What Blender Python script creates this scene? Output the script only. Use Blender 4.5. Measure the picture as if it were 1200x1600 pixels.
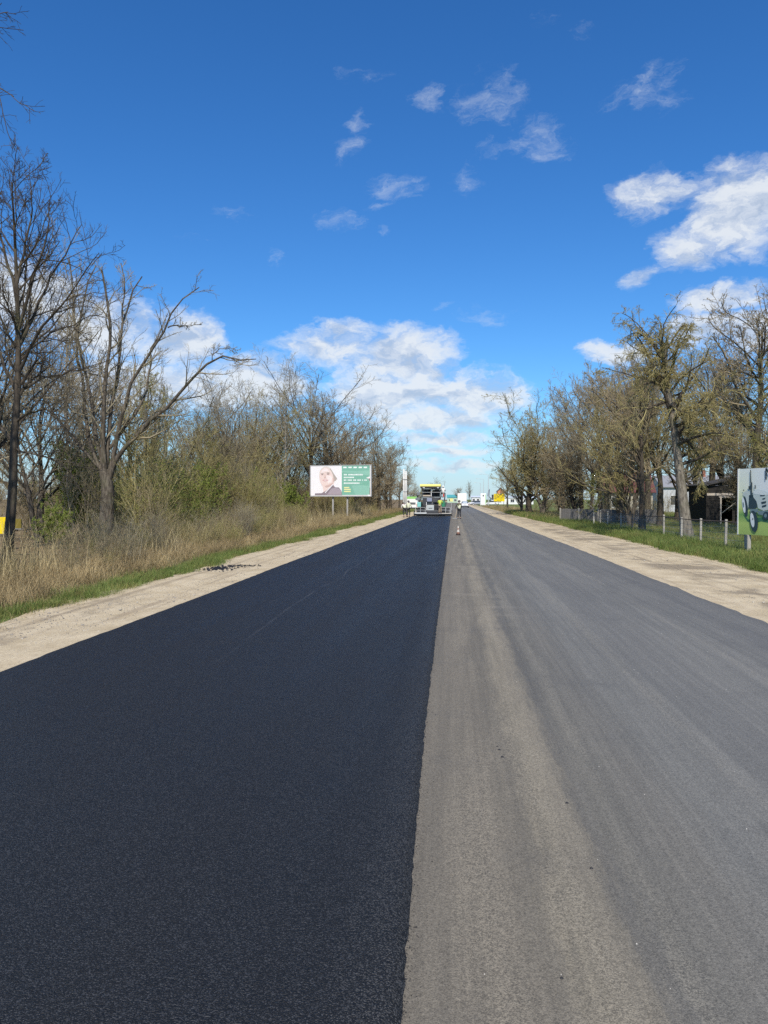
import bpy, bmesh, math, random
import numpy as np
from mathutils import Vector, Matrix

for o in list(bpy.data.objects):
    bpy.data.objects.remove(o)
scene = bpy.context.scene
COL = scene.collection
R = math.radians

# ------------------------------------------------------------------ camera
CAM_H = 1.9
PSI = math.atan(108 / 1200)          # the road runs to a point right of the picture's centre
THETA = math.atan(20 / 1200)
cam_d = bpy.data.cameras.new('camera')
cam_d.sensor_fit = 'VERTICAL'
cam_d.sensor_height = 36.0
cam_d.lens = 27.0
cam_d.clip_start = 0.1
cam_d.clip_end = 6000
cam = bpy.data.objects.new('camera', cam_d)
COL.objects.link(cam)
cam.location = (0, 0, CAM_H)
cam.rotation_euler = (math.pi / 2 - THETA, 0, PSI)
scene.camera = cam

# ------------------------------------------------------------------ sky and sun
SUN_EL, SUN_AZ = R(46), R(4)         # sun behind the photographer, a touch to the right
world = bpy.data.worlds.new('World')
scene.world = world
world.use_nodes = True
sun_d = bpy.data.lights.new('sun', 'SUN')
sun_d.energy = 4.8
sun_d.angle = R(0.53)
sun_d.color = (1.0, 0.93, 0.82)
sun = bpy.data.objects.new('sun', sun_d)
COL.objects.link(sun)
S = Vector((math.sin(SUN_AZ) * math.cos(SUN_EL), -math.cos(SUN_AZ) * math.cos(SUN_EL), math.sin(SUN_EL)))
sun.rotation_euler = S.to_track_quat('Z', 'Y').to_euler()
sun.location = (0, -20, 40)
scene.view_settings.view_transform = 'Standard'
scene.view_settings.look = 'None'
scene.view_settings.gamma = 1.0
scene.view_settings.exposure = 0.0
scene.view_settings.use_curve_mapping = False
scene.cycles.max_bounces = 6
scene.cycles.transparent_max_bounces = 8
scene.cycles.use_denoising = False

# photograph measurements -> places in the world
_r = np.array([math.cos(PSI), math.sin(PSI), 0.0])
_f = np.array([-math.sin(PSI) * math.cos(THETA), math.cos(PSI) * math.cos(THETA), -math.sin(THETA)])
_u = np.cross(_r, _f)
def ray(px, py):
    return _f + (px - 600) / 1200 * _r - (py - 800) / 1200 * _u
def G(px, py, z=0.0):
    d = ray(px, py); t = (z - CAM_H) / d[2]
    return np.array([0, 0, CAM_H]) + t * d
def P(px, py, Y):
    d = ray(px, py); t = Y / d[1]
    return np.array([0, 0, CAM_H]) + t * d
def PX(px, Y): return P(px, 780, Y)[0]
def PZ(px, py, Y): return P(px, py, Y)[2]

# ---- world shader
nt = world.node_tree
nt.nodes.clear()
class NG:
    """small helper to write node graphs as expressions"""
    def __init__(s, tree): s.t = tree
    def n(s, typ, **kw):
        nd = s.t.nodes.new(typ)
        for k, v in kw.items(): setattr(nd, k, v)
        return nd
    def put(s, sock, v):
        if isinstance(v, bpy.types.NodeSocket): s.t.links.new(v, sock)
        elif v is not None: sock.default_value = v
    def m(s, op, a, b=None, c=None, clamp=False):
        nd = s.n('ShaderNodeMath', operation=op, use_clamp=clamp)
        for i, v in enumerate((a, b, c)): s.put(nd.inputs[i], v)
        return nd.outputs[0]
    def v(s, op, a, b=None, c=None):
        nd = s.n('ShaderNodeVectorMath', operation=op)
        for i, v in enumerate((a, b, c)):
            if v is not None: s.put(nd.inputs[i], v)
        return nd.outputs['Value'] if op in ('DOT_PRODUCT', 'LENGTH') else nd.outputs[0]
    def xyz(s, x=0.0, y=0.0, z=0.0):
        nd = s.n('ShaderNodeCombineXYZ')
        for i, v in enumerate((x, y, z)): s.put(nd.inputs[i], v)
        return nd.outputs[0]
    def sep(s, v):
        nd = s.n('ShaderNodeSeparateXYZ'); s.put(nd.inputs[0], v); return nd.outputs
    def noise(s, vec, scale, detail=4.0, rough=0.55, color=False, dist=0.0):
        nd = s.n('ShaderNodeTexNoise')
        s.put(nd.inputs['Vector'], vec); nd.inputs['Scale'].default_value = scale
        nd.inputs['Detail'].default_value = detail; nd.inputs['Roughness'].default_value = rough
        nd.inputs['Distortion'].default_value = dist
        return nd.outputs['Color' if color else 'Fac']
    def voro(s, vec, scale, out='Distance', feature='F1', rand=1.0):
        nd = s.n('ShaderNodeTexVoronoi', feature=feature)
        s.put(nd.inputs['Vector'], vec); nd.inputs['Scale'].default_value = scale
        nd.inputs['Randomness'].default_value = rand
        return nd.outputs[out]
    def ramp(s, fac, stops, interp='LINEAR'):
        nd = s.n('ShaderNodeValToRGB'); nd.color_ramp.interpolation = interp
        e = nd.color_ramp.elements
        while len(e) < len(stops): e.new(0.5)
        for i, (p, c) in enumerate(stops):
            e[i].position = p
            e[i].color = (c, c, c, 1) if isinstance(c, (int, float)) else (*c[:3], 1)
        s.put(nd.inputs[0], fac); return nd.outputs[0]
    def mix(s, fac, a, b, blend='MIX'):
        nd = s.n('ShaderNodeMix', data_type='RGBA', blend_type=blend)
        s.put(nd.inputs['Factor'], fac)
        ins = [i for i in nd.inputs if i.type == 'RGBA']
        for sk, v in zip(ins, (a, b)):
            if isinstance(v, (tuple, list)): v = (*v[:3], 1)
            s.put(sk, v)
        return [o for o in nd.outputs if o.type == 'RGBA'][0]
    def smooth(s, x, lo, hi):
        nd = s.n('ShaderNodeMapRange', interpolation_type='SMOOTHSTEP')
        s.put(nd.inputs[0], x); s.put(nd.inputs[1], lo); s.put(nd.inputs[2], hi)
        return nd.outputs[0]

g = NG(nt)
sky = g.n('ShaderNodeTexSky', sky_type='NISHITA')
sky.sun_disc = False
sky.sun_elevation = SUN_EL
sky.sun_rotation = math.pi - SUN_AZ
sky.altitude = 150
sky.air_density = 1.0
sky.dust_density = 0.35
sky.ozone_density = 2.2
hsv = g.n('ShaderNodeHueSaturation')
hsv.inputs['Saturation'].default_value = 1.26
hsv.inputs['Value'].default_value = 1.12
nt.links.new(sky.outputs[0], hsv.inputs['Color'])
tc = g.n('ShaderNodeTexCoord')
dx, dy, dz = g.sep(tc.outputs['Generated'])
az = g.m('ARCTAN2', dx, dy)
el = g.m('ARCSINE', dz)
pvec = g.xyz(az, el, 0.0)
# break the outlines up
w1 = g.noise(g.v('MULTIPLY', pvec, (1.0, 1.8, 1)), 11.0, 7.0, 0.62, color=True)
warp = g.v('MULTIPLY_ADD', w1, (0.11, 0.06, 0), (-0.055, -0.03, 0))
pw = g.v('ADD', pvec, warp)
def angles(px, py):
    d = ray(px, py); d = d / np.linalg.norm(d)
    return math.atan2(d[0], d[1]), math.asin(d[2])
def field(items):
    acc = None
    for (px, py, rx, ry, st) in items:
        a, e = angles(px, py)
        dd = np.linalg.norm(ray(px, py))
        sx, sy = rx / 1200 / dd, ry / 1200 / dd
        q = g.v('MULTIPLY_ADD', pw, (1 / sx, 1 / sy, 0), (-a / sx, -e / sy, 0))
        r2 = g.v('DOT_PRODUCT', q, q)
        val = g.m('MULTIPLY_ADD', r2, -st, st)
        acc = val if acc is None else g.m('SMOOTH_MAX', acc, val, 0.15)
    return acc
cumulus = [(1150, 330, 105, 85, 1.0), (1020, 300, 75, 40, .75), (1075, 390, 60, 45, .8), (1130, 462, 75, 26, .9),
           (1100, 520, 70, 36, 1), (955, 548, 50, 24, .9), (1190, 520, 80, 40, 1), (1000, 433, 34, 18, .6),
           (30, 465, 120, 55, 1), (150, 505, 125, 55, 1), (290, 530, 75, 45, 1), (230, 600, 190, 50, 1), (410, 592, 95, 46, 1),
           (535, 542, 125, 34, .85), (540, 515, 60, 24, .75), (625, 560, 115, 60, 1), (640, 612, 180, 50, 1), (745, 618, 105, 44, 1),
           (680, 657, 130, 22, .95), (690, 684, 110, 18, .9), (705, 708, 100, 13, .85), (700, 730, 110, 9, .7)]
wisps = [(770, 155, 85, 48, 1), (850, 222, 70, 36, 1), (675, 150, 40, 24, .9), (1025, 140, 62, 44, 1), (960, 150, 40, 28, .7),
         (612, 292, 75, 26, .95), (555, 200, 32, 26, .9), (555, 240, 42, 26, .8), (740, 282, 36, 42, .7), (525, 350, 42, 18, .8),
         (365, 338, 50, 15, .75), (580, 322, 45, 14, .7), (765, 230, 45, 16, .6), (760, 492, 55, 26, .8), (435, 412, 22, 16, .7),
         (600, 365, 18, 9, .7), (690, 478, 20, 14, .6), (840, 35, 34, 18, .5), (570, 125, 60, 20, .5), (300, 380, 50, 10, .4), (900, 60, 60, 16, .4)]
n_c = g.noise(g.v('MULTIPLY', pw, (1.0, 1.7, 1)), 15.0, 9.0, 0.64)
n_up = g.noise(g.v('MULTIPLY', g.v('ADD', pw, (0.004, 0.016, 0)), (1.0, 1.7, 1)), 15.0, 5.0, 0.6)
# clouds elsewhere round the sky: the same broken fair-weather cumulus
n_far = g.noise(g.v('MULTIPLY', tc.outputs['Generated'], (1, 1, 2.6)), 3.2, 4.0, 0.55)
outside = g.smooth(g.m('ABSOLUTE', g.m('ADD', az, R(5))), 0.56, 0.72)
far_f = g.m('MULTIPLY', g.m('MULTIPLY', g.m('SUBTRACT', n_far, 0.53), 6.0), outside)
F1 = g.m('MAXIMUM', field(cumulus), g.m('SUBTRACT', far_f, g.m('MULTIPLY', g.m('SUBTRACT', 1.0, outside), 3.0)))
F2 = field(wisps)
d1 = g.smooth(g.m('MULTIPLY_ADD', n_c, 2.2, g.m('SUBTRACT', g.m('MINIMUM', F1, 1.0), 1.06)), 0.0, 1.0)
n_w = g.noise(g.v('MULTIPLY', g.v('ADD', pw, g.xyz(g.m('MULTIPLY', el, -0.7), 0.0, 0.0)), (1.0, 2.1, 1)), 24.0, 9.0, 0.72)
d2 = g.smooth(g.m('MULTIPLY_ADD', n_w, 3.4, g.m('SUBTRACT', g.m('MINIMUM', F2, 1.0), 2.0)), 0.0, 1.7)
above = g.smooth(dz, 0.0, 0.02)
low_haze = g.m('MULTIPLY', g.smooth(el, 0.12, 0.0), 0.62)
lit = g.m('MULTIPLY_ADD', g.m('SUBTRACT', n_c, n_up), 5.0, 0.62, clamp=True)
thick = g.smooth(F1, 0.1, 1.0)
shade = g.m('ADD', lit, g.m('MULTIPLY', g.m('SUBTRACT', 1.0, thick), 0.35), clamp=True)
ccol = g.ramp(shade, [(0.0, (4.8, 5.7, 7.1)), (0.5, (6.4, 7.1, 8.2)), (1.0, (8.3, 8.7, 9.1))])
base = g.v('MULTIPLY', hsv.outputs[0], (0.66, 1.02, 1.34))
base = g.mix(low_haze, base, (5.7, 6.8, 8.4))
c2 = g.mix(g.m('MULTIPLY', g.m('MULTIPLY', d2, 0.5), above), base, (7.3, 8.0, 8.9))
c1 = g.mix(g.m('MULTIPLY', g.m('MULTIPLY', d1, 0.90), above), c2, ccol)
bg = g.n('ShaderNodeBackground')
nt.links.new(c1, bg.inputs[0])
bg.inputs[1].default_value = 0.1
wo = g.n('ShaderNodeOutputWorld')
nt.links.new(bg.outputs[0], wo.inputs[0])
world.cycles.sampling_method = 'MANUAL'
world.cycles.sample_map_resolution = 512

# ------------------------------------------------------------------ materials
MATS = {}
def new_mat(name):
    m = bpy.data.materials.new(name); m.use_nodes = True
    m.node_tree.nodes.clear()
    return m, NG(m.node_tree)
def finish(m, g, color, rough=0.6, normal=None, metallic=0.0, spec=0.5, trans=None, emission=None):
    b = g.n('ShaderNodeBsdfPrincipled')
    if isinstance(color, (tuple, list)): color = (*color[:3], 1)
    g.put(b.inputs['Base Color'], color)
    g.put(b.inputs['Roughness'], rough)
    g.put(b.inputs['Metallic'], metallic)
    g.put(b.inputs['Specular IOR Level'], spec)
    if normal is not None: g.put(b.inputs['Normal'], normal)
    out = g.n('ShaderNodeOutputMaterial')
    sh = b.outputs[0]
    if trans:
        t = g.n('ShaderNodeBsdfTranslucent'); g.put(t.inputs[0], color)
        mx = g.n('ShaderNodeMixShader'); mx.inputs[0].default_value = trans
        g.t.links.new(sh, mx.inputs[1]); g.t.links.new(t.outputs[0], mx.inputs[2]); sh = mx.outputs[0]
    g.t.links.new(sh, out.inputs[0])
    return m
def bump(g, h, strength, dist):
    b = g.n('ShaderNodeBump'); b.inputs['Strength'].default_value = strength
    b.inputs['Distance'].default_value = dist
    g.put(b.inputs['Height'], h); return b.outputs[0]
def worldpos(g): return g.n('ShaderNodeNewGeometry').outputs['Position']
def objpos(g): return g.n('ShaderNodeTexCoord').outputs['Object']

def plain(name, col, rough=0.5, metallic=0.0, var=0.12, scale=3.0, spec=0.5):
    if name in MATS: return MATS[name]
    m, g = new_mat(name)
    p = objpos(g)
    n = g.noise(p, scale, 5.0, 0.65)
    c = g.mix(n, tuple(x * (1 - var) for x in col), tuple(min(1, x * (1 + var)) for x in col))
    rr = g.m('MULTIPLY_ADD', n, 0.2, rough - 0.1)
    MATS[name] = finish(m, g, c, rr, metallic=metallic, spec=spec)
    return MATS[name]

def mat_bark(name, dark, light, scale=6.0):
    m, g = new_mat(name)
    p = objpos(g)
    s = g.v('MULTIPLY', p, (1, 1, 0.25))
    n1 = g.noise(s, scale * 2.0, 6, 0.7)
    n2 = g.noise(p, 1.3, 3, 0.5)
    f = g.smooth(n1, 0.35, 0.65)
    c = g.mix(f, dark, light)
    c = g.mix(g.m('MULTIPLY', g.smooth(n2, 0.5, 0.75), 0.45), c, (0.12, 0.125, 0.06))
    return finish(m, g, c, 0.9, normal=bump(g, n1, 0.8, 0.03), spec=0.2)
def mat_twig(name, a, b):
    m, g = new_mat(name)
    n = g.noise(objpos(g), 0.9, 3, 0.6)
    return finish(m, g, g.mix(g.smooth(n, 0.3, 0.7), a, b), 0.8, spec=0.2)
def mat_leaf(name, a, b, trans=0.35):
    m, g = new_mat(name)
    p = worldpos(g)
    n = g.noise(p, 0.8, 3, 0.6)
    n2 = g.noise(p, 25.0, 1, 0.5)
    f = g.m('ADD', g.m('MULTIPLY', n, 0.6), g.m('MULTIPLY', n2, 0.4))
    return finish(m, g, g.mix(g.smooth(f, 0.35, 0.65), a, b), 0.7, spec=0.25, trans=trans)

MATS['bark_grey'] = mat_bark('bark_grey', (0.05, 0.041, 0.031), (0.165, 0.14, 0.108))
MATS['bark_dark'] = mat_bark('bark_dark', (0.036, 0.029, 0.022), (0.105, 0.086, 0.064))
MATS['bark_pale'] = mat_bark('bark_pale', (0.17, 0.15, 0.12), (0.38, 0.34, 0.28))
MATS['bark_birch'] = mat_bark('bark_birch', (0.30, 0.29, 0.26), (0.62, 0.60, 0.55))
MATS['twig_grey'] = mat_twig('twig_grey', (0.20, 0.17, 0.11), (0.34, 0.295, 0.20))
MATS['twig_olive'] = mat_twig('twig_olive', (0.24, 0.205, 0.09), (0.40, 0.345, 0.155))
MATS['twig_brown'] = mat_twig('twig_brown', (0.22, 0.175, 0.105), (0.37, 0.30, 0.185))
MATS['twig_dark'] = mat_twig('twig_dark', (0.05, 0.04, 0.03), (0.105, 0.086, 0.062))
MATS['bark_mid'] = mat_bark('bark_mid', (0.10, 0.085, 0.066), (0.27, 0.235, 0.185))
MATS['bud_olive'] = mat_leaf('bud_olive', (0.27, 0.205, 0.075), (0.38, 0.30, 0.11))
MATS['bud_brown'] = mat_leaf('bud_brown', (0.22, 0.16, 0.09), (0.33, 0.25, 0.14))
MATS['bud_green'] = mat_leaf('bud_green', (0.22, 0.24, 0.055), (0.36, 0.37, 0.11))
MATS['leaf_green'] = mat_leaf('leaf_green', (0.14, 0.19, 0.03), (0.28, 0.33, 0.07))
MATS['grass_green'] = mat_leaf('grass_green', (0.10, 0.16, 0.03), (0.26, 0.31, 0.09), 0.3)
MATS['grass_dry'] = mat_leaf('grass_dry', (0.20, 0.145, 0.07), (0.60, 0.47, 0.25), 0.3)
MATS['reed_dry'] = mat_leaf('reed_dry', (0.21, 0.165, 0.075), (0.62, 0.51, 0.28), 0.25)
MATS['grass_olive'] = mat_leaf('grass_olive', (0.17, 0.17, 0.05), (0.32, 0.29, 0.10), 0.3)

def mat_fresh():
    m, g = new_mat('fresh_asphalt')
    p = worldpos(g)
    def cell(sc):
        bw = g.n('ShaderNodeRGBToBW'); g.put(bw.inputs[0], g.voro(p, sc, 'Color')); return bw.outputs[0]
    v1, v2 = cell(190.0), cell(100.0)
    n = g.noise(p, 0.9, 5, 0.65)
    lane = g.noise(g.v('MULTIPLY', p, (1.3, 0.04, 1)), 1.4, 5, 0.6)
    c = g.mix(n, (0.0062, 0.0060, 0.0060), (0.0105, 0.0102, 0.0100))
    c = g.mix(g.m('MULTIPLY', g.smooth(v1, 0.60, 0.85), 0.7), c, (0.062, 0.063, 0.067))
    c = g.mix(g.m('MULTIPLY', g.smooth(v2, 0.80, 0.92), 0.35), c, (0.075, 0.076, 0.078))
    c = g.mix(g.m('MULTIPLY', g.smooth(v1, 0.35, 0.15), 0.7), c, (0.003, 0.003, 0.0035))
    px, py, pz = g.sep(p)
    # thin pale scuff lines left by the roller and tyres
    wob = g.m('MULTIPLY', g.noise(g.xyz(0, py, 0), 0.12, 2, 0.5), 1.1)
    ln = g.m('ABSOLUTE', g.m('SUBTRACT', g.m('ADD', px, wob), -2.15))
    ln2 = g.m('ABSOLUTE', g.m('SUBTRACT', g.m('ADD', px, wob), -2.62))
    brk = g.smooth(g.noise(g.v('MULTIPLY', p, (3, 0.8, 1)), 1.3, 4, 0.7), 0.36, 0.60)
    s = g.m('MULTIPLY', g.m('ADD', g.smooth(ln, 0.035, 0.0), g.m('MULTIPLY', g.smooth(ln2, 0.02, 0.0), 0.4)), brk)
    c = g.mix(g.m('MULTIPLY', g.m('MULTIPLY', s, 0.26), g.smooth(py, 5.0, 14.0)), c, (0.13, 0.13, 0.13))
    # dust along the open joint
    seam = g.smooth(px, -0.55, -0.25)
    c = g.mix(g.m('MULTIPLY', g.m('MULTIPLY', seam, g.smooth(v1, 0.5, 0.8)), 0.4), c, (0.11, 0.105, 0.095))
    h = g.m('ADD', g.m('MULTIPLY', g.voro(p, 190.0), -0.6), g.m('ADD', g.m('MULTIPLY', g.voro(p, 100.0), -0.6), g.m('MULTIPLY', g.noise(p, 60, 3, 0.6), 0.5)))
    rough = g.m('MULTIPLY_ADD', lane, 0.30, g.m('MULTIPLY_ADD', n, 0.12, 0.34))
    return finish(m, g, c, rough, normal=bump(g, h, 1.0, 0.007), spec=0.36)
MATS['fresh'] = mat_fresh()

def mat_old():
    m, g = new_mat('old_asphalt')
    p = worldpos(g)
    px, py, pz = g.sep(p)
    drift = g.m('MULTIPLY', g.m('SUBTRACT', g.noise(g.xyz(0, py, 0), 0.10, 3, 0.5), 0.5), 0.5)
    edge = g.m('MULTIPLY', g.m('SUBTRACT', g.noise(g.v('MULTIPLY', p, (7, 0.9, 1)), 1.7, 7, 0.75), 0.5), 0.42)
    X = g.m('ADD', g.m('ADD', px, drift), edge)
    t = g.m('DIVIDE', g.m('ADD', X, 0.5), 5.6)
    stripes = g.ramp(t, [(0.0, (0.178, 0.165, 0.138)), (0.12, (0.182, 0.168, 0.14)), (0.155, (0.168, 0.157, 0.132)),
                         (0.18, (0.225, 0.206, 0.163)), (0.205, (0.22, 0.20, 0.16)), (0.235, (0.16, 0.152, 0.13)), (0.30, (0.175, 0.166, 0.145)),
                         (0.36, (0.172, 0.169, 0.155)), (0.44, (0.192, 0.188, 0.172)), (0.50, (0.175, 0.172, 0.16)), (0.66, (0.182, 0.179, 0.166)),
                         (0.72, (0.162, 0.160, 0.15)), (0.86, (0.172, 0.169, 0.158)), (0.93, (0.145, 0.143, 0.136)), (1.0, (0.115, 0.114, 0.11))])
    ag = g.voro(p, 210.0, 'Color'); bw = g.n('ShaderNodeRGBToBW'); g.put(bw.inputs[0], ag)
    ag2 = g.voro(p, 95.0, 'Color'); bw2 = g.n('ShaderNodeRGBToBW'); g.put(bw2.inputs[0], ag2)
    grain = g.m('ADD', g.m('MULTIPLY', bw.outputs[0], 0.65), g.m('MULTIPLY', bw2.outputs[0], 0.35))
    st = g.noise(g.v('MULTIPLY', p, (2.3, 0.10, 1)), 1.6, 7, 0.62, dist=0.5)
    c = g.mix(0.34, stripes, g.mix(g.smooth(st, 0.25, 0.75), (0.30, 0.305, 0.31), (0.68, 0.665, 0.63)), 'OVERLAY')
    fl = g.noise(g.v('MULTIPLY', p, (9.0, 0.16, 1)), 1.7, 6, 0.7)
    c = g.mix(0.30, c, g.mix(g.smooth(fl, 0.3, 0.7), (0.32, 0.32, 0.32), (0.68, 0.67, 0.65)), 'OVERLAY')
    bl = g.noise(p, 0.7, 6, 0.68)
    c = g.mix(g.m('MULTIPLY', g.smooth(bl, 0.5, 0.75), 0.4), c, (0.10, 0.10, 0.098))
    # beige dust lying between the stones in lengthwise drags beside the joint
    def drag(x0, w, amt, k):
        wv = g.m('MULTIPLY', g.m('SUBTRACT', g.noise(g.xyz(k, py, 0), 0.22, 5, 0.65), 0.5), 0.28)
        d = g.m('ABSOLUTE', g.m('SUBTRACT', g.m('ADD', g.m('ADD', px, wv), g.m('MULTIPLY', edge, 0.6)), x0))
        body = g.smooth(d, w, w * 0.15)
        brk = g.smooth(g.noise(g.v('MULTIPLY', g.v('ADD', p, (k, k, 0)), (2, 0.35, 1)), 1.0, 5, 0.65), 0.36, 0.60)
        return g.m('MULTIPLY', g.m('MULTIPLY', body, brk), g.m('MULTIPLY', g.smooth(grain, 0.34, 0.62), amt))
    for x0, w, amt, k in ((0.52, 0.22, 0.50, 1.0), (0.92, 0.12, 0.26, 3.0), (0.15, 0.25, 0.34, 5.0), (1.9, 0.12, 0.22, 7.0), (3.3, 0.1, 0.16, 11.0)):
        c = g.mix(drag(x0, w, amt, k), c, (0.36, 0.325, 0.255))
    # dark wheel-polished tracks
    for x0, w, amt, k in ((0.80, 0.10, 0.30, 2.0), (2.3, 0.6, 0.16, 4.0), (4.1, 0.4, 0.25, 6.0)):
        wv = g.m('MULTIPLY', g.m('SUBTRACT', g.noise(g.xyz(k, py, 0), 0.12, 3, 0.5), 0.5), 0.5)
        d = g.m('ABSOLUTE', g.m('SUBTRACT', g.m('ADD', g.m('ADD', px, wv), edge), x0))
        c = g.mix(g.m('MULTIPLY', g.smooth(d, w, 0.0), amt), c, (0.095, 0.096, 0.098))
    # traces of the planer drum, only farther along the strip
    zone = g.m('MULTIPLY', g.m('MULTIPLY', g.smooth(px, -0.3, 0.1), g.smooth(px, 1.5, 0.8)), g.smooth(py, 9.0, 16.0))
    tr = g.noise(g.v('MULTIPLY', p, (0.5, 1.6, 1)), 1.0, 5, 0.65)
    c = g.mix(g.m('MULTIPLY', g.m('MULTIPLY', g.smooth(tr, 0.50, 0.68), zone), 0.45), c, (0.28, 0.255, 0.21))
    scr = g.m('MULTIPLY', g.smooth(g.noise(g.v('MULTIPLY', p, (11, 0.5, 1)), 1.3, 6, 0.72), 0.66, 0.74), 0.55)
    c = g.mix(scr, c, (0.34, 0.32, 0.28))
    c = g.mix(0.85, c, g.mix(grain, (0.14, 0.14, 0.14), (0.74, 0.73, 0.71)), 'OVERLAY')
    c = g.mix(g.m('MULTIPLY', g.smooth(px, 1.1, 0.3), 0.30), c, g.mix(1.0, c, (1.12, 0.98, 0.78), 'MULTIPLY'))
    h = g.m('ADD', g.m('MULTIPLY', g.voro(p, 210.0), -0.5), g.m('MULTIPLY', g.noise(p, 45, 4, 0.65), 0.5))
    return finish(m, g, c, 0.78, normal=bump(g, h, 0.6, 0.005), spec=0.35)
MATS['old'] = mat_old()

def mat_sand(name, side):
    m, g = new_mat(name)
    p = worldpos(g)
    px, py, pz = g.sep(p)
    n = g.noise(p, 1.4, 6, 0.65)
    fine = g.noise(p, 55, 3, 0.7)
    rut = g.noise(g.v('MULTIPLY', p, (3.2, 0.10, 1)), 1.2, 5, 0.6)
    c = g.mix(g.smooth(n, 0.3, 0.7), (0.46, 0.37, 0.235), (0.60, 0.50, 0.34))
    c = g.mix(g.m('MULTIPLY', g.smooth(rut, 0.52, 0.66), 0.55), c, (0.30, 0.235, 0.16))
    if side > 0:   # broad dark brown patches, kept to a band along the verge
        brown_patch = g.smooth(g.noise(g.v('MULTIPLY', p, (0.5, 0.55, 1)), 1.0, 5, 0.62, dist=0.6), 0.46, 0.58)
        band = g.m('MULTIPLY', g.smooth(px, 5.3, 5.9), g.smooth(px, 8.0, 7.1))
        c = g.mix(g.m('MULTIPLY', g.m('MULTIPLY', brown_patch, band), 0.75), c, (0.21, 0.17, 0.12))
    else:
        brown_patch = g.smooth(g.noise(g.v('MULTIPLY', p, (1.5, 0.5, 1)), 0.9, 5, 0.65), 0.56, 0.68)
        c = g.mix(g.m('MULTIPLY', brown_patch, 0.4), c, (0.22, 0.175, 0.125))
    cr = g.m('ADD', px, g.m('MULTIPLY', g.m('SUBTRACT', g.noise(g.xyz(0, py, 0), 0.25, 3, 0.6), 0.5), 0.35))
    for off in ((-6.55,) if side < 0 else (6.2, 7.6)):
        ln = g.smooth(g.m('ABSOLUTE', g.m('SUBTRACT', cr, off)), 0.12, 0.0)
        c = g.mix(g.m('MULTIPLY', g.m('MULTIPLY', ln, g.smooth(fine, 0.4, 0.6)), 0.6), c, (0.16, 0.125, 0.09))
    st = g.voro(p, 60.0, 'Color'); bw = g.n('ShaderNodeRGBToBW'); g.put(bw.inputs[0], st)
    c = g.mix(0.5, c, g.mix(bw.outputs[0], (0.3, 0.3, 0.3), (0.7, 0.7, 0.7)), 'OVERLAY')
    h = g.m('ADD', g.m('ADD', g.m('MULTIPLY', fine, 0.35), g.m('MULTIPLY', n, 1.0)), g.m('MULTIPLY', rut, 2.0))
    return finish(m, g, c, 0.95, normal=bump(g, h, 0.9, 0.03), spec=0.15)
MATS['sand_l'] = mat_sand('verge_sand', -1)
MATS['sand_r'] = mat_sand('verge_sand_patchy', 1)

def mat_ground():
    m, g = new_mat('ground_soil')
    p = worldpos(g)
    px, py, pz = g.sep(p)
    n = g.noise(p, 0.5, 6, 0.65); n2 = g.noise(p, 6, 5, 0.7)
    dry = g.mix(g.smooth(n2, 0.3, 0.7), (0.12, 0.085, 0.05), (0.30, 0.225, 0.13))
    grn = g.mix(g.smooth(n2, 0.3, 0.7), (0.075, 0.12, 0.025), (0.19, 0.21, 0.07))
    k = g.smooth(g.m('ADD', px, g.m('MULTIPLY', g.m('SUBTRACT', n, 0.5), 5.0)), -8.0, 2.0)
    strip = g.m('MULTIPLY', g.smooth(px, -9.4, -8.6), g.smooth(px, -6.4, -7.0))
    k = g.m('MAXIMUM', k, strip)
    c = g.mix(k, dry, grn)
    c = g.mix(g.m('MULTIPLY', g.smooth(n, 0.5, 0.7), g.m('MULTIPLY', k, 0.6)), c, (0.28, 0.23, 0.12))
    return finish(m, g, c, 0.95, normal=bump(g, g.m('ADD', n, n2), 0.8, 0.08), spec=0.1)
MATS['ground'] = mat_ground()

def mat_paint(name, col, rough=0.35):
    return plain(name, col, rough, var=0.06, scale=1.5)
def mat_glass(name, col=(0.03, 0.035, 0.04)):
    if name in MATS: return MATS[name]
    m, g = new_mat(name)
    n = g.noise(objpos(g), 2.0, 2, 0.5)
    MATS[name] = finish(m, g, g.mix(n, col, tuple(x * 1.5 for x in col)), 0.08, spec=0.6)
    return MATS[name]
def mat_wood(name, a, b):
    if name in MATS: return MATS[name]
    m, g = new_mat(name)
    p = objpos(g)
    n = g.noise(g.v('MULTIPLY', p, (1, 6, 9)), 2.0, 6, 0.7)
    MATS[name] = finish(m, g, g.mix(g.smooth(n, .3, .7), a, b), 0.85, normal=bump(g, n, 0.5, 0.02), spec=0.2)
    return MATS[name]
def mat_concrete(name, a, b):
    if name in MATS: return MATS[name]
    m, g = new_mat(name)
    p = objpos(g)
    n = g.noise(g.v('MULTIPLY', p, (1, 1, 0.4)), 5.0, 7, 0.7)
    n2 = g.noise(g.v('MULTIPLY', p, (3, 3, 0.7)), 1.3, 4, 0.6)
    c = g.mix(g.smooth(n, .3, .7), a, b)
    c = g.mix(g.m('MULTIPLY', g.smooth(n2, 0.55, 0.75), 0.5), c, tuple(x * 0.45 for x in a))
    MATS[name] = finish(m, g, c, 0.9, normal=bump(g, n, 0.4, 0.01), spec=0.2)
    return MATS[name]

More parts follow.
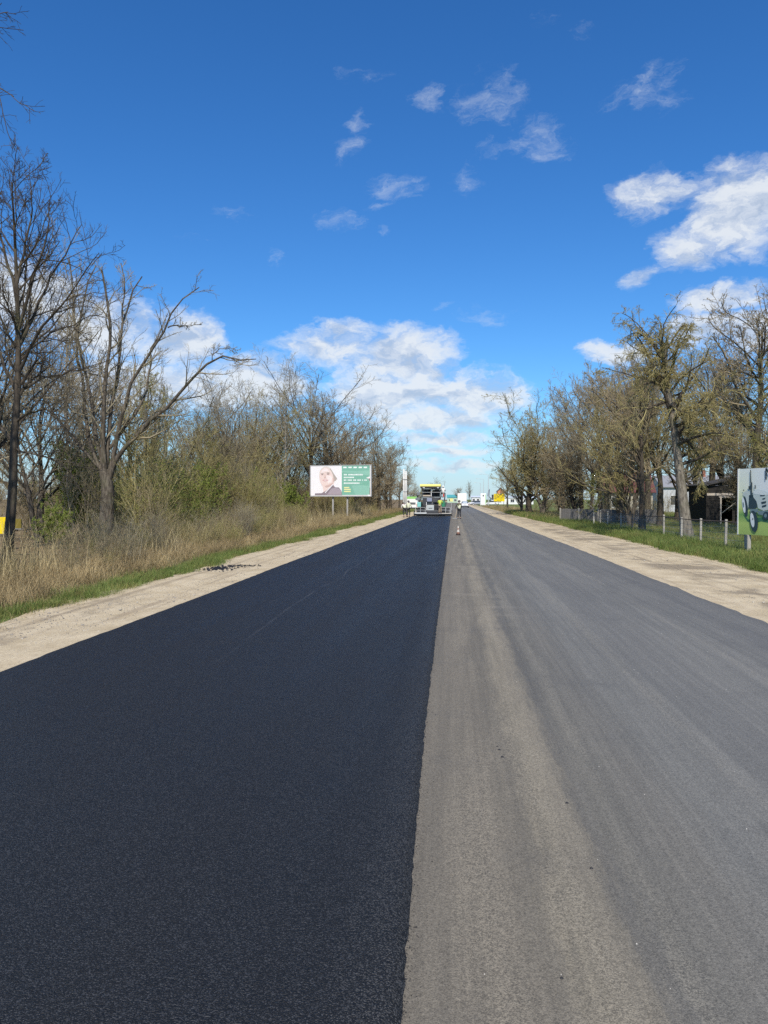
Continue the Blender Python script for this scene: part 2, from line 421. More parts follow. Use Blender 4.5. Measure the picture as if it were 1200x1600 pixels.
# ------------------------------------------------------------------ helpers
def tag(o, label=None, cat=None, group=None, kind=None):
    if label: o['label'] = label
    if cat: o['category'] = cat
    if group: o['group'] = group
    if kind: o['kind'] = kind
    return o
def empty(name, loc, rz=0.0):
    o = bpy.data.objects.new(name, None)
    o.empty_display_size = 0.2
    COL.objects.link(o)
    o.location = loc; o.rotation_euler = (0, 0, rz)
    return o
def link(name, me, parent=None, loc=(0, 0, 0)):
    o = bpy.data.objects.new(name, me)
    COL.objects.link(o)
    o.location = loc
    if parent is not None: o.parent = parent
    return o
def kids(o): return list(o.children)
def copy_tree(o, parent=None):
    ch = kids(o)
    c = o.copy(); COL.objects.link(c); c.parent = parent
    for k in ch: copy_tree(k, c)
    return c

def np_mesh(name, V, F, mat, smooth=True, mat_idx=None):
    """V (n,3), F (m,k) one face size"""
    V = np.asarray(V, np.float32); F = np.asarray(F, np.int32)
    me = bpy.data.meshes.new(name)
    me.vertices.add(len(V)); me.vertices.foreach_set('co', V.ravel())
    k = F.shape[1]
    me.loops.add(F.size); me.loops.foreach_set('vertex_index', F.ravel())
    me.polygons.add(len(F))
    me.polygons.foreach_set('loop_start', np.arange(0, F.size, k, dtype=np.int32))
    me.polygons.foreach_set('loop_total', np.full(len(F), k, np.int32))
    me.polygons.foreach_set('use_smooth', np.full(len(F), smooth, bool))
    for mm in (mat if isinstance(mat, (list, tuple)) else [mat]): me.materials.append(mm)
    if mat_idx is not None: me.polygons.foreach_set('material_index', np.asarray(mat_idx, np.int32))
    me.update(calc_edges=True)
    return me

class MB:
    """collects boxes, prisms and tubes into one mesh"""
    def __init__(s): s.v = []; s.f = []; s.mi = []; s.sm = []
    def _add(s, vs, fs, mi=0, smooth=False):
        b = len(s.v); s.v += [tuple(map(float, v)) for v in vs]
        for f in fs: s.f.append(tuple(b + i for i in f)); s.mi.append(mi); s.sm.append(smooth)
        return s
    def box(s, c, d, rot=None, mi=0, bev=0.0):
        x, y, z = d[0] / 2, d[1] / 2, d[2] / 2
        if bev <= 0:
            vs = [(-x, -y, -z), (x, -y, -z), (x, y, -z), (-x, y, -z), (-x, -y, z), (x, -y, z), (x, y, z), (-x, y, z)]
            fs = [(0, 3, 2, 1), (4, 5, 6, 7), (0, 1, 5, 4), (1, 2, 6, 5), (2, 3, 7, 6), (3, 0, 4, 7)]
        else:
            bm = bmesh.new(); bmesh.ops.create_cube(bm, size=1)
            bmesh.ops.scale(bm, vec=d, verts=bm.verts)
            bmesh.ops.bevel(bm, geom=bm.edges[:], offset=min(bev, min(d) * 0.45), segments=2, affect='EDGES', profile=0.6)
            bm.verts.index_update()
            vs = [tuple(v.co) for v in bm.verts]; fs = [tuple(v.index for v in f.verts) for f in bm.faces]; bm.free()
        M = Matrix.Translation(c)
        if rot is not None: M = M @ (Matrix.Rotation(rot[2], 4, 'Z') @ Matrix.Rotation(rot[1], 4, 'Y') @ Matrix.Rotation(rot[0], 4, 'X'))
        return s._add([M @ Vector(v) for v in vs], fs, mi)
    def tube(s, pts, rad, n=8, mi=0, smooth=True, cap=True):
        pts = [Vector(p) for p in pts]
        if not isinstance(rad, (list, tuple)): rad = [rad] * len(pts)
        vs = []; K = len(pts)
        for i, p in enumerate(pts):
            t = (pts[min(i + 1, K - 1)] - pts[max(i - 1, 0)])
            t = t.normalized() if t.length > 1e-9 else Vector((0, 0, 1))
            up = Vector((0, 0, 1)) if abs(t.z) < 0.9 else Vector((1, 0, 0))
            a = t.cross(up).normalized(); b = t.cross(a)
            for k in range(n):
                th = 2 * math.pi * k / n
                vs.append(p + rad[i] * (math.cos(th) * a + math.sin(th) * b))
        fs = [(i * n + k, i * n + (k + 1) % n, (i + 1) * n + (k + 1) % n, (i + 1) * n + k) for i in range(K - 1) for k in range(n)]
        s._add(vs, fs, mi, smooth)
        if cap:
            s._add(vs[:n], [tuple(range(n - 1, -1, -1))], mi); s._add(vs[-n:], [tuple(range(n))], mi)
        return s
    def prism(s, poly, axis, lo, hi, mi=0):
        """poly: 2D outline; axis 'x','y','z' is the extrusion axis"""
        def mk(a, b, h):
            return {'x': (h, a, b), 'y': (a, h, b), 'z': (a, b, h)}[axis]
        n = len(poly)
        vs = [mk(a, b, lo) for a, b in poly] + [mk(a, b, hi) for a, b in poly]
        fs = [tuple(range(n - 1, -1, -1)), tuple(range(n, 2 * n))] + [(i, (i + 1) % n, n + (i + 1) % n, n + i) for i in range(n)]
        return s._add(vs, fs, mi)
    def lathe(s, prof, n=16, c=(0, 0, 0), mi=0, axis='z'):
        vs = []
        for r, h in prof:
            for k in range(n):
                th = 2 * math.pi * k / n
                a, b = r * math.cos(th), r * math.sin(th)
                v = {'z': (a, b, h), 'x': (h, a, b), 'y': (a, h, b)}[axis]
                vs.append((v[0] + c[0], v[1] + c[1], v[2] + c[2]))
        fs = [(i * n + k, i * n + (k + 1) % n, (i + 1) * n + (k + 1) % n, (i + 1) * n + k) for i in range(len(prof) - 1) for k in range(n)]
        return s._add(vs, fs, mi, True)
    def build(s, name, mat, parent=None, loc=(0, 0, 0)):
        me = bpy.data.meshes.new(name)
        me.from_pydata(s.v, [], s.f)
        for mm in (mat if isinstance(mat, (list, tuple)) else [mat]): me.materials.append(mm)
        me.polygons.foreach_set('material_index', s.mi)
        me.polygons.foreach_set('use_smooth', s.sm)
        bm = bmesh.new(); bm.from_mesh(me); bmesh.ops.recalc_face_normals(bm, faces=bm.faces); bm.to_mesh(me); bm.free()
        me.update()
        return link(name, me, parent, loc)
def box(name, c, d, mat, parent=None, rot=None, bev=0.0):
    return MB().box(c, d, rot, 0, bev).build(name, mat, parent)

def scatter(name, sources, pos, rot, scl, idx, label, kind='stuff'):
    """one object that sets many small plants out over the ground"""
    coll = bpy.data.collections.new(name + '_plants')
    for i, me in enumerate(sources):
        coll.objects.link(bpy.data.objects.new('%s_kind_%02d' % (name, i), me))
    me = bpy.data.meshes.new(name)
    n = len(pos)
    me.vertices.add(n); me.vertices.foreach_set('co', np.asarray(pos, np.float32).ravel())
    a = me.attributes.new('turn', 'FLOAT_VECTOR', 'POINT'); a.data.foreach_set('vector', np.asarray(rot, np.float32).ravel())
    a = me.attributes.new('size', 'FLOAT_VECTOR', 'POINT'); a.data.foreach_set('vector', np.asarray(scl, np.float32).ravel())
    a = me.attributes.new('pick', 'INT', 'POINT'); a.data.foreach_set('value', np.asarray(idx, np.int32))
    o = link(name, me)
    ng = bpy.data.node_groups.new(name + '_scatter', 'GeometryNodeTree')
    ng.interface.new_socket('Geometry', in_out='INPUT', socket_type='NodeSocketGeometry')
    ng.interface.new_socket('Geometry', in_out='OUTPUT', socket_type='NodeSocketGeometry')
    N = ng.nodes; L = ng.links
    gi = N.new('NodeGroupInput'); go = N.new('NodeGroupOutput')
    ci = N.new('GeometryNodeCollectionInfo'); ci.inputs['Collection'].default_value = coll
    ci.inputs['Separate Children'].default_value = True; ci.inputs['Reset Children'].default_value = True
    ip = N.new('GeometryNodeInstanceOnPoints'); ip.inputs['Pick Instance'].default_value = True
    def attr(nm, typ):
        nd = N.new('GeometryNodeInputNamedAttribute'); nd.data_type = typ
        nd.inputs['Name'].default_value = nm
        return nd.outputs['Attribute']
    L.new(gi.outputs[0], ip.inputs['Points']); L.new(ci.outputs[0], ip.inputs['Instance'])
    e2r = N.new('FunctionNodeEulerToRotation'); L.new(attr('turn', 'FLOAT_VECTOR'), e2r.inputs[0])
    L.new(e2r.outputs[0], ip.inputs['Rotation']); L.new(attr('size', 'FLOAT_VECTOR'), ip.inputs['Scale'])
    L.new(attr('pick', 'INT'), ip.inputs['Instance Index']); L.new(ip.outputs[0], go.inputs[0])
    md = o.modifiers.new('scatter', 'NODES'); md.node_group = ng
    tag(o, label, kind=kind)
    return o
# ------------------------------------------------------------------ ground and road
rng = np.random.default_rng(7)
def lerp_tab(tab, y):
    ys, xs = zip(*tab); return np.interp(y, ys, xs)
def smooth_noise(y, step, amp, seed):
    r = np.random.default_rng(seed)
    n = int((y.max() - y.min()) / step) + 4
    return np.interp(y, y.min() + np.arange(n) * step, r.normal(0, amp, n))
def wobble(y, seed, big=0.03, small=0.012):
    return smooth_noise(y, 2.5, big, seed) + smooth_noise(y, 0.35, small, seed + 1)
YS = np.concatenate([np.arange(-12, 30, 0.12), np.arange(30, 110, 0.4), np.arange(110, 300, 4), np.arange(300, 1400, 40)])
LEFT = [(-12, -4.84), (8, -4.84), (22, -4.80), (90, -4.42), (1400, -4.3)]
SEAM = [(y_, -0.275 + 0.06 * math.exp(-(y_ - 2.8) / 3.2)) for y_ in [1.5 + 0.4 * i for i in range(40)]] + [(1400, -0.275)]
RIGHT = [(-12, 4.80), (22, 4.82), (90, 4.45), (1400, 4.4)]

def strip(name, y, cols, mat, skirt=0.0, kind='structure'):
    """cols: list of (x array, z array)"""
    n = len(y); k = len(cols)
    V = np.concatenate([np.stack([c[0], y, c[1]], 1) for c in cols])
    i = np.arange(n - 1)
    F = np.concatenate([np.stack([j * n + i, (j + 1) * n + i, (j + 1) * n + i + 1, j * n + i + 1], 1) for j in range(k - 1)])
    me = np_mesh(name, V, F, mat, smooth=True)
    o = link(name, me); tag(o, kind=kind)
    return o

gnd = link('ground', np_mesh('ground', [(-3000, -400, -0.07), (3000, -400, -0.07), (3000, 3500, -0.07), (-3000, 3500, -0.07)], [(0, 1, 2, 3)], MATS['ground'], False))
tag(gnd, kind='structure')

# sandy verges either side
def shoulder(name, inner, outer, mat, sgn, seed):
    xi = lerp_tab(inner, YS) - sgn * 0.4
    xo = lerp_tab(outer, YS) + smooth_noise(YS, 3.0, 0.12, seed) + smooth_noise(YS, 0.6, 0.05, seed + 1)
    cols = []
    for t in np.linspace(0, 1, 9):
        x = xi + (xo - xi) * t
        z = -0.03 + 0.008 * np.sin(YS * 0.6 + t * 5) - 0.03 * max(0, t - 0.7)
        if 0.3 < t < 0.75: z = z - 0.012 - smooth_noise(YS, 1.2, 0.006, seed + int(t * 50))
        cols.append((x, z))
    cols.append((xo + sgn * 0.1, np.full(len(YS), -0.10)))
    if sgn > 0: pass
    else: cols = cols[::-1]
    return strip(name, YS, cols, mat)
LOUT = [(-12, -7.3), (20, -7.3), (60, -7.0), (120, -6.6), (1400, -6.4)]
ROUT = [(-12, 8.4), (30, 8.45), (60, 8.1), (110, 7.6), (1400, 7.0)]
shoulder('shoulder_left', LEFT, LOUT, MATS['sand_l'], -1, 31)
shoulder('shoulder_right', RIGHT, ROUT, MATS['sand_r'], 1, 41)

# old road, full width, with a broken dark edge
xr = lerp_tab(RIGHT, YS) + wobble(YS, 3, 0.02, 0.018)
xl = lerp_tab(LEFT, YS) + 0.2
n0 = np.zeros(len(YS))
strip('road', YS, [(xl, n0), (xl * 0.5, n0 + 0.004), (n0, n0 + 0.01), (xr * 0.5, n0 + 0.006), (xr - 0.04, n0 + 0.001), (xr, n0 - 0.016), (xr + 0.012, n0 - 0.10)], MATS['old'])

# fresh mat of asphalt laid on the near-left half, up to the screed of the paver
PAVER_Y = 86.0
yf = np.concatenate([np.arange(-12, 30, 0.08), np.arange(30, PAVER_Y + 0.3, 0.3)])
fl = lerp_tab(LEFT, yf) + smooth_noise(yf, 3, 0.012, 5) + smooth_noise(yf, 0.2, 0.006, 6)
fr = lerp_tab(SEAM, yf) + smooth_noise(yf, 3, 0.003, 8) + smooth_noise(yf, 0.08, 0.004, 9)
zz = np.full(len(yf), 0.052)
strip('fresh_asphalt_road', yf, [(fl - 0.05, zz - 0.10), (fl - 0.012, zz - 0.012), (fl + 0.04, zz)] + [(fl + (fr - fl) * t, zz + 0.002 * math.sin(t * 9)) for t in (.2, .4, .6, .8)] +
      [(fr - 0.05, zz), (fr - 0.01, zz - 0.012), (fr + 0.035, zz - 0.045), (fr + 0.05, zz - 0.09)], MATS['fresh'])

# gravel drive crossing the right verge towards the yard gate
dv = []
c0 = np.array([8.0, 54.0]); c1 = np.array([15.0, 60.0])
tt = np.linspace(0, 1, 24); pa = c0 + (c1 - c0) * tt[:, None]
nn = np.array([-(c1 - c0)[1], (c1 - c0)[0]]); nn = nn / np.linalg.norm(nn)
wv = 1.5 + 0.15 * np.sin(tt * 14)
V = np.concatenate([np.c_[pa + nn * wv[:, None], np.full(24, -0.045)], np.c_[pa - nn * wv[:, None], np.full(24, -0.045)]])
F = [(i, i + 1, 24 + i + 1, 24 + i) for i in range(23)]
tag(link('gravel_path', np_mesh('gravel_path', V, F, MATS['sand_r'], False)), kind='structure')

# ------------------------------------------------------------------ plants
def sweep(P_, rad, n):
    """P_ (B,K,3), rad (B,K) -> verts, quads"""
    B, K, _ = P_.shape
    T = np.empty_like(P_)
    T[:, 1:-1] = P_[:, 2:] - P_[:, :-2]; T[:, 0] = P_[:, 1] - P_[:, 0]; T[:, -1] = P_[:, -1] - P_[:, -2]
    T /= np.linalg.norm(T, axis=2, keepdims=True) + 1e-9
    up = np.where(np.abs(T[:, :1, 2:3]) < 0.8, np.array([0, 0, 1.0]), np.array([1.0, 0.2, 0]))
    A = np.cross(T, np.broadcast_to(up, T.shape)); A /= np.linalg.norm(A, axis=2, keepdims=True) + 1e-9
    Bn = np.cross(T, A)
    th = 2 * np.pi * np.arange(n) / n
    V = P_[:, :, None, :] + rad[:, :, None, None] * (np.cos(th)[None, None, :, None] * A[:, :, None, :] + np.sin(th)[None, None, :, None] * Bn[:, :, None, :])
    V = V.reshape(-1, 3)
    b = np.arange(B)[:, None, None] * K * n; k = np.arange(K - 1)[None, :, None] * n; j = np.arange(n)[None, None, :]
    j2 = (j + 1) % n
    F = np.stack([b + k + j, b + k + j2, b + k + n + j2, b + k + n + j], -1).reshape(-1, 4)
    return V, F
def join(parts):
    V = []; F = []; o = 0
    for v, f in parts:
        V.append(v); F.append(f + o); o += len(v)
    return np.concatenate(V), np.concatenate(F)
def resample(pts, K):
    pts = np.asarray(pts, float)
    d = np.r_[0, np.cumsum(np.linalg.norm(np.diff(pts, axis=0), axis=1))]
    # smooth through the control points (Catmull-Rom)
    q = np.vstack([2 * pts[0] - pts[1], pts, 2 * pts[-1] - pts[-2]])
    s = np.linspace(0, d[-1], K); out = []
    for x in s:
        i = min(np.searchsorted(d, x, 'right') - 1, len(pts) - 2)
        t = (x - d[i]) / (d[i + 1] - d[i] + 1e-9)
        p0, p1, p2, p3 = q[i:i + 4]
        out.append(0.5 * (2 * p1 + (p2 - p0) * t + (2 * p0 - 5 * p1 + 4 * p2 - p3) * t * t + (3 * p1 - p0 - 3 * p2 + p3) * t ** 3))
    return np.array(out)

def spawn(rs, par, prad, per, trange, L, angle, angle_sd, up, wander, K, r_ratio, r_max, tip, jit=0.35, droop=0.0, flat=0.0):
    """children growing off every branch of one level"""
    B, Kp, _ = par.shape
    n = B * per
    b = np.repeat(np.arange(B), per)
    t = (np.tile(np.arange(per), B) + rs.random(n)) / per
    t = trange[0] + (trange[1] - trange[0]) * t
    x = t * (Kp - 1); i = np.minimum(x.astype(int), Kp - 2); f = (x - i)[:, None]
    p = par[b, i] * (1 - f) + par[b, i + 1] * f
    T = par[b, i + 1] - par[b, i]; T /= np.linalg.norm(T, axis=1, keepdims=True) + 1e-9
    pr = prad[b, i] * (1 - f[:, 0]) + prad[b, i + 1] * f[:, 0]
    rnd = rs.normal(size=(n, 3)); rnd[:, 2] *= (1 - flat)
    perp = rnd - (rnd * T).sum(1, keepdims=True) * T
    perp /= np.linalg.norm(perp, axis=1, keepdims=True) + 1e-9
    a = np.radians(rs.normal(angle, angle_sd, n))[:, None]
    d = T * np.cos(a) + perp * np.sin(a)
    length = L(t) if callable(L) else L
    if np.ndim(length) == 0: length = np.full(n, float(length))
    length = length * (1 + jit * rs.uniform(-1, 1, n))
    plen = np.linalg.norm(np.diff(par, axis=1), axis=2).sum(1)[b]
    step = length / (K - 1)
    pts = np.empty((n, K, 3)); pts[:, 0] = p
    for k in range(1, K):
        d = d + rs.normal(0, wander, (n, 3))
        d[:, 2] += up / K - droop * (k / K) / K * 2
        d /= np.linalg.norm(d, axis=1, keepdims=True) + 1e-9
        pts[:, k] = pts[:, k - 1] + d * step[:, None]
    r0 = np.minimum(pr * r_ratio, r_max)
    r0 = np.maximum(r0, tip)
    rad = r0[:, None] + (tip - r0)[:, None] * np.linspace(0, 1, K)[None, :] ** 0.8
    return pts, rad

def buds_mesh(name, rs, pts, per, size, mat, t0=0.25):
    B, K, _ = pts.shape
    n = B * per
    b = np.repeat(np.arange(B), per)
    x = (t0 + (1 - t0) * rs.random(n)) * (K - 1); i = np.minimum(x.astype(int), K - 2); f = (x - i)[:, None]
    p = pts[b, i] * (1 - f) + pts[b, i + 1] * f + rs.normal(0, size * 0.6, (n, 3))
    u = rs.normal(size=(n, 3)); u /= np.linalg.norm(u, axis=1, keepdims=True)
    w = rs.normal(size=(n, 3)); w -= (w * u).sum(1, keepdims=True) * u; w /= np.linalg.norm(w, axis=1, keepdims=True)
    s = size * rs.uniform(0.6, 1.4, (n, 1))
    V = np.stack([p, p + u * s + w * s * 0.45, p + u * s * 1.9, p + u * s - w * s * 0.45], 1).reshape(-1, 3)
    F = np.arange(n * 4).reshape(-1, 4)
    return np_mesh(name, V, F, mat, smooth=False)

def flare(rad, K):
    t = np.linspace(0, 1, K); return rad * (1 + 0.30 * np.exp(-t * 16))

def grow(seed, H, r0, crown=0.3, n1=16, len1=0.36, ang1=48, up1=0.9, len2=0.42, len3=0.45, len4=0.5, per2=7, per3=6, per4=4,
         wander=0.10, twig=0.006, lean=(0, 0), trunk=None, limbs=None, droop=0.0, mats=('bark_grey', 'twig_grey'), buds=None, top=0.25,
         lead=1.0, fan=False, limb_mat=None, narrow=1.0, limb_r=None, stems=1, per_limb=5, jit=.35, flat=0.0, maxr=0.5, trunk_n=10, sag=0.0):
    """meshes of a bare tree: (trunk and limbs, branches and twigs, buds)"""
    rs = np.random.default_rng(seed)
    Kt = 18
    tr = []; trr = []
    if trunk is None:
        for s in range(stems):
            t = np.linspace(0, 1, Kt)
            w = np.cumsum(rs.normal(0, 0.012 * H * 0.5, (Kt, 2)), 0); w -= w[0]
            w *= (t ** 0.8)[:, None] * 0.5
            az_ = rs.uniform(0, 6.28)
            off = np.array([math.cos(az_), math.sin(az_)]) * (0.0 if stems == 1 else 0.16 * H)
            hh = H * lead * (1 if s == 0 else rs.uniform(0.75, 0.95))
            xy = w + np.outer(t, np.array(lean)) + np.outer(np.sin(t * 1.4), off) * 0.6
            tr.append(np.c_[xy, t * hh])
            trr.append(flare((r0 if s == 0 else r0 * rs.uniform(.6, .85)) * (1 - 0.93 * t ** 1.15) + 0.012, Kt))
    else:
        tr.append(resample(trunk, Kt)); t = np.linspace(0, 1, Kt)
        trr.append(flare(r0 * (1 - (1 - top) * t ** 1.1), Kt))
    TR = np.stack(tr); TRR = np.stack(trr)
    solid = [sweep(TR, TRR, trunk_n)]
    L1s = []
    if limbs:
        for k, (pts, ra, rb) in enumerate(limbs):
            q = resample(pts, 12)
            q[1:-1] += rs.normal(0, 0.03, (10, 3))
            L1s.append((q[None], np.linspace(ra, rb, 12)[None] ** 1.0))
    if n1:
        shape = lambda t: H * len1 * (0.35 + 0.65 * np.sin(np.clip((1 - (t - crown) / (1 - crown)) * 2.2 + 0.35, 0, 3.14) ) ** narrow)
        if fan: shape = lambda t: H * len1 * (0.72 + 0.4 * t)
        p1, q1 = spawn(rs, TR, TRR, n1, (crown, 0.98), shape, ang1, 10, up1, wander, 12, 0.55, maxr, twig * 2.2, jit, sag, flat)
        L1s.append((p1, q1))
    P1 = np.concatenate([a for a, _ in L1s]); Q1 = np.concatenate([b_ for _, b_ in L1s])
    solid.append(sweep(P1, Q1, 6))
    l1 = np.linalg.norm(np.diff(P1, axis=1), axis=2).sum(1)
    def lev(par, rad, per, frac, ang, up, K, rr, rm, tip, tr_=(0.15, 1.0), dr=0.0):
        pl = np.linalg.norm(np.diff(par, axis=1), axis=2).sum(1)
        ln = np.repeat(pl, per)
        f = lambda t: ln * frac * (1.15 - 0.65 * t)
        return spawn(rs, par, rad, per, tr_, f, ang, 14, up, wander * 1.3, K, rr, rm, tip, 0.4, dr)
    P2, Q2 = lev(P1, Q1, per2, len2, 42, up1 * 0.6, 8, 0.6, 0.09, twig * 1.4, dr=droop * 0.5)
    P3, Q3 = lev(P2, Q2, per3, len3, 45, up1 * 0.4, 6, 0.6, 0.022, twig, dr=droop)
    P4, Q4 = lev(P3, Q3, per4, len4, 45, up1 * 0.25, 4, 0.7, twig * 1.3, twig * 0.6, dr=droop * 1.5)
    V, F = join(solid)
    mi = np.zeros(len(F), int); mi[len(solid[0][1]):] = 1 if limb_mat else 0
    me_t = np_mesh('trunk', V, F, [MATS[mats[0]], MATS[limb_mat or mats[0]]], True, mi)
    V, F = join([sweep(P2, Q2, 4), sweep(P3, Q3, 3), sweep(P4, Q4, 3)])
    me_c = np_mesh('crown', V, F, MATS[mats[1]])
    me_b = None
    if buds:
        per, size, bm_ = buds
        me_b = buds_mesh('buds', rs, P4, per, size, MATS[bm_])
    return me_t, me_c, me_b, float(np.percentile(P4[:, -1, 2], 98.5))
def tree(name, meshes, loc, rz, scale, label, cat='tree', group=None):
    e = empty(name, loc, rz)
    e.scale = (scale if np.ndim(scale) else (scale,) * 3)
    link('trunk', meshes[0], e)
    c = link('crown', meshes[1], e)
    if meshes[2]: link('buds', meshes[2], c)
    tag(e, label, cat, group)
    return e
def stick(pxs, Y, depth=None):
    """points measured in the photograph, at their distance"""
    d = np.zeros(len(pxs)) if depth is None else np.linspace(0, depth, len(pxs))
    return [P(x, y, Y + dd) for (x, y), dd in zip(pxs, d)]
def hero(name, seed, trunk_px, Y, r0, limbs_px, label, rz=0, **kw):
    tw = np.array(stick(trunk_px, Y)); base = tw[0].copy(); base[2] = -0.07
    tw[0, 2] = -0.07
    limbs = []; lr = kw.pop('limb_scale', 1.0)
    for pxs, ra, rb, dep in limbs_px:
        limbs.append((np.array(stick(pxs, Y, dep)) - base, ra * lr, rb * lr))
    ms = grow(seed, kw.pop('H', 11), r0, trunk=tw - base, limbs=limbs or None, **kw)
    return tree(name, ms, base, 0, 1.0, label)

LT = 'trees along the left of the road'
# -- nearest tree at the picture's left edge
hero('roadside_tree', 11, [(8, 897), (14, 840), (20, 760), (22, 690), (28, 600), (28, 520), (26, 440), (22, 350), (18, 285)], 19.7, 0.135,
     [([(28, 585), (60, 520), (100, 470), (140, 420), (155, 395)], .05, .008, -1.2),
      ([(27, 545), (62, 470), (100, 400), (128, 350)], .05, .008, 1.0),
      ([(27, 520), (50, 440), (72, 370), (80, 305)], .05, .007, -0.5),
      ([(26, 470), (8, 395), (-8, 330), (-14, 280)], .05, .007, 0.6),
      ([(25, 450), (42, 370), (50, 310), (46, 258)], .04, .006, 0.3),
      ([(28, 620), (-10, 540), (-50, 470), (-80, 400)], .05, .007, 0.6),
      ([(28, 610), (75, 588), (130, 578), (175, 560)], .04, .006, 1.2),
      ([(24, 660), (60, 640), (95, 650), (120, 690)], .035, .006, -0.8),
      ([(22, 700), (70, 715), (110, 740), (135, 790)], .03, .006, -0.6),
      ([(23, 690), (-20, 650), (-60, 620)], .05, .008, 0.4),
      ([(27, 560), (80, 520), (130, 500), (180, 470)], .035, .006, 1.6)],
     'tall bare tree at the photo\'s left edge, nearest whole trunk beside the verge', n1=18, crown=0.42, H=10.5, len1=0.2, ang1=38, up1=0.7, len2=.40, len3=.42,
     per2=9, per3=6, per4=4, twig=0.0042, mats=('bark_dark', 'twig_dark'), top=0.12, wander=0.11)
# -- tree outside the frame whose branch tips hang in at the upper left
bx, by = -11.6, 13.6
tw = np.array([(0, 0, 0), (0.1, 0, 3), (0.0, 0.1, 6), (0.2, 0, 9), (0.3, 0.1, 12.5)])
lm = [([(0.1, 0, 6.8), (1.2, 0.3, 8.4), (2.2, 0.4, 9.6), (2.85, 0.4, 9.9), (3.35, 0.3, 9.55)], .06, .008),
      ([(0.2, 0, 7.6), (1.3, 0.1, 9.6), (2.2, 0.2, 10.5), (2.8, 0.1, 11.0), (3.1, .1, 11.2)], .05, .007),
      ([(0.1, 0, 6), (-1.2, 1, 8), (-2.4, 1.5, 9.4)], .06, .01), ([(0.1, 0, 7), (-.6, -1.6, 8.6), (-1.0, -2.6, 9.8)], .06, .01),
      ([(0.1, 0, 5.6), (0.0, 1.8, 7.2), (-.4, 2.8, 8.8)], .06, .01)]
ms = grow(12, 12.5, 0.19, trunk=tw, limbs=[(np.array(a), b, c) for a, b, c in lm], n1=8, crown=.5, len1=.22, ang1=50, per2=8, per3=5, per4=3, twig=.0045,
          mats=('bark_dark', 'twig_dark'), len2=.36, droop=.5, top=.15)
tree('roadside_tree', ms, (bx, by, -.07), 0, 1.0, 'bare tree out of frame whose dark branch tips hang in at the upper left corner')
# -- big pollarded tree
hero('pollarded_tree', 13, [(165, 862), (167, 800), (168, 762), (163, 735)], 31.5, 0.32,
     [([(165, 752), (160, 690), (161, 638), (171, 530), (168, 481), (159, 421)], .15, .045, -0.8),
      ([(165, 748), (150, 680), (140, 610), (118, 520), (112, 450), (108, 404)], .12, .035, 1.0),
      ([(166, 742), (172, 660), (182, 590), (196, 495), (210, 449), (222, 432)], .13, .03, 0.8),
      ([(168, 748), (182, 690), (205, 600), (238, 547), (259, 512), (269, 484), (290, 463), (311, 449)], .14, .025, -1.0),
      ([(170, 752), (190, 706), (225, 670), (259, 638), (297, 596), (325, 567), (357, 556), (385, 567), (400, 561)], .16, .022, -1.5),
      ([(262, 512), (275, 508), (292, 510), (313, 507)], .04, .015, 0.3),
      ([(186, 560), (191, 500), (196, 446), (189, 411)], .06, .025, 0.5),
      ([(160, 738), (140, 690), (128, 600), (122, 520), (138, 440), (150, 415)], .11, .03, 1.2),
      ([(172, 700), (215, 640), (232, 600), (240, 540), (262, 490)], .09, .02, 1.5),
      ([(160, 735), (120, 690), (80, 640), (52, 590)], .10, .02, 1.5),
      ([(195, 700), (230, 655), (262, 635), (290, 622)], .05, .012, 1.0),
      ([(330, 566), (335, 552), (352, 544), (372, 548)], .03, .012, 0.2)],
     'thick pollarded tree with bare upswept limbs, one long limb reaching out over the verge', n1=0, H=11.5, len2=.22, len3=.5, len4=.5, per2=13, per3=5, per4=4,
     up1=1.0, twig=.006, mats=('bark_grey', 'twig_grey'), top=.75, wander=.12, limb_scale=.8)

# -- kinds of bare tree that stand again and again along the road
lime = grow(21, 12, .25, crown=.35, n1=17, len1=.44, ang1=30, up1=.45, lead=.62, fan=True, twig=.0075, mats=('bark_dark', 'twig_grey'), per2=9, per3=6, per4=5, wander=.10)
lime2 = grow(22, 12, .17, crown=.25, n1=14, len1=.46, ang1=34, up1=.5, lead=.55, fan=True, twig=.0075, mats=('bark_grey', 'twig_grey'), stems=2, per2=8, per3=6, per4=4, buds=(1, .028, 'bud_brown'))
oak = grow(23, 12, .31, crown=.30, n1=17, len1=.50, ang1=50, up1=.9, lead=.50, fan=True, twig=.008, mats=('bark_dark', 'twig_brown'), per2=10, per3=7, per4=4, wander=.16, buds=(1, .03, 'bud_brown'))
willow = grow(24, 10, .17, crown=.15, n1=14, len1=.48, ang1=36, up1=.7, lead=.5, fan=True, twig=.0075, mats=('bark_grey', 'twig_olive'), stems=3, per2=7, per3=6, per4=4, buds=(1, .03, 'bud_olive'))
aspen = grow(25, 12, .11, crown=.18, n1=26, len1=.24, ang1=34, up1=.8, twig=.007, mats=('bark_pale', 'twig_grey'), per2=7, per4=4)
sapl = grow(26, 9, .085, crown=.12, n1=20, len1=.28, ang1=30, up1=.7, twig=.007, mats=('bark_grey', 'twig_olive'), stems=2, per2=7, per4=4, buds=(1, .03, 'bud_green'))
spread = grow(27, 12, .30, crown=.18, n1=24, len1=.46, ang1=52, up1=.8, lead=.55, fan=True, twig=.011, mats=('bark_dark', 'twig_olive'), per2=9, per3=7, per4=4, buds=(2, .045, 'bud_olive'), wander=.14)
lindn = grow(28, 12, .27, crown=.27, n1=26, len1=.40, ang1=50, up1=.75, lead=.80, twig=.009, mats=('bark_dark', 'twig_brown'), per2=9, per3=6, per4=5, buds=(1, .032, 'bud_brown'), wander=.14)
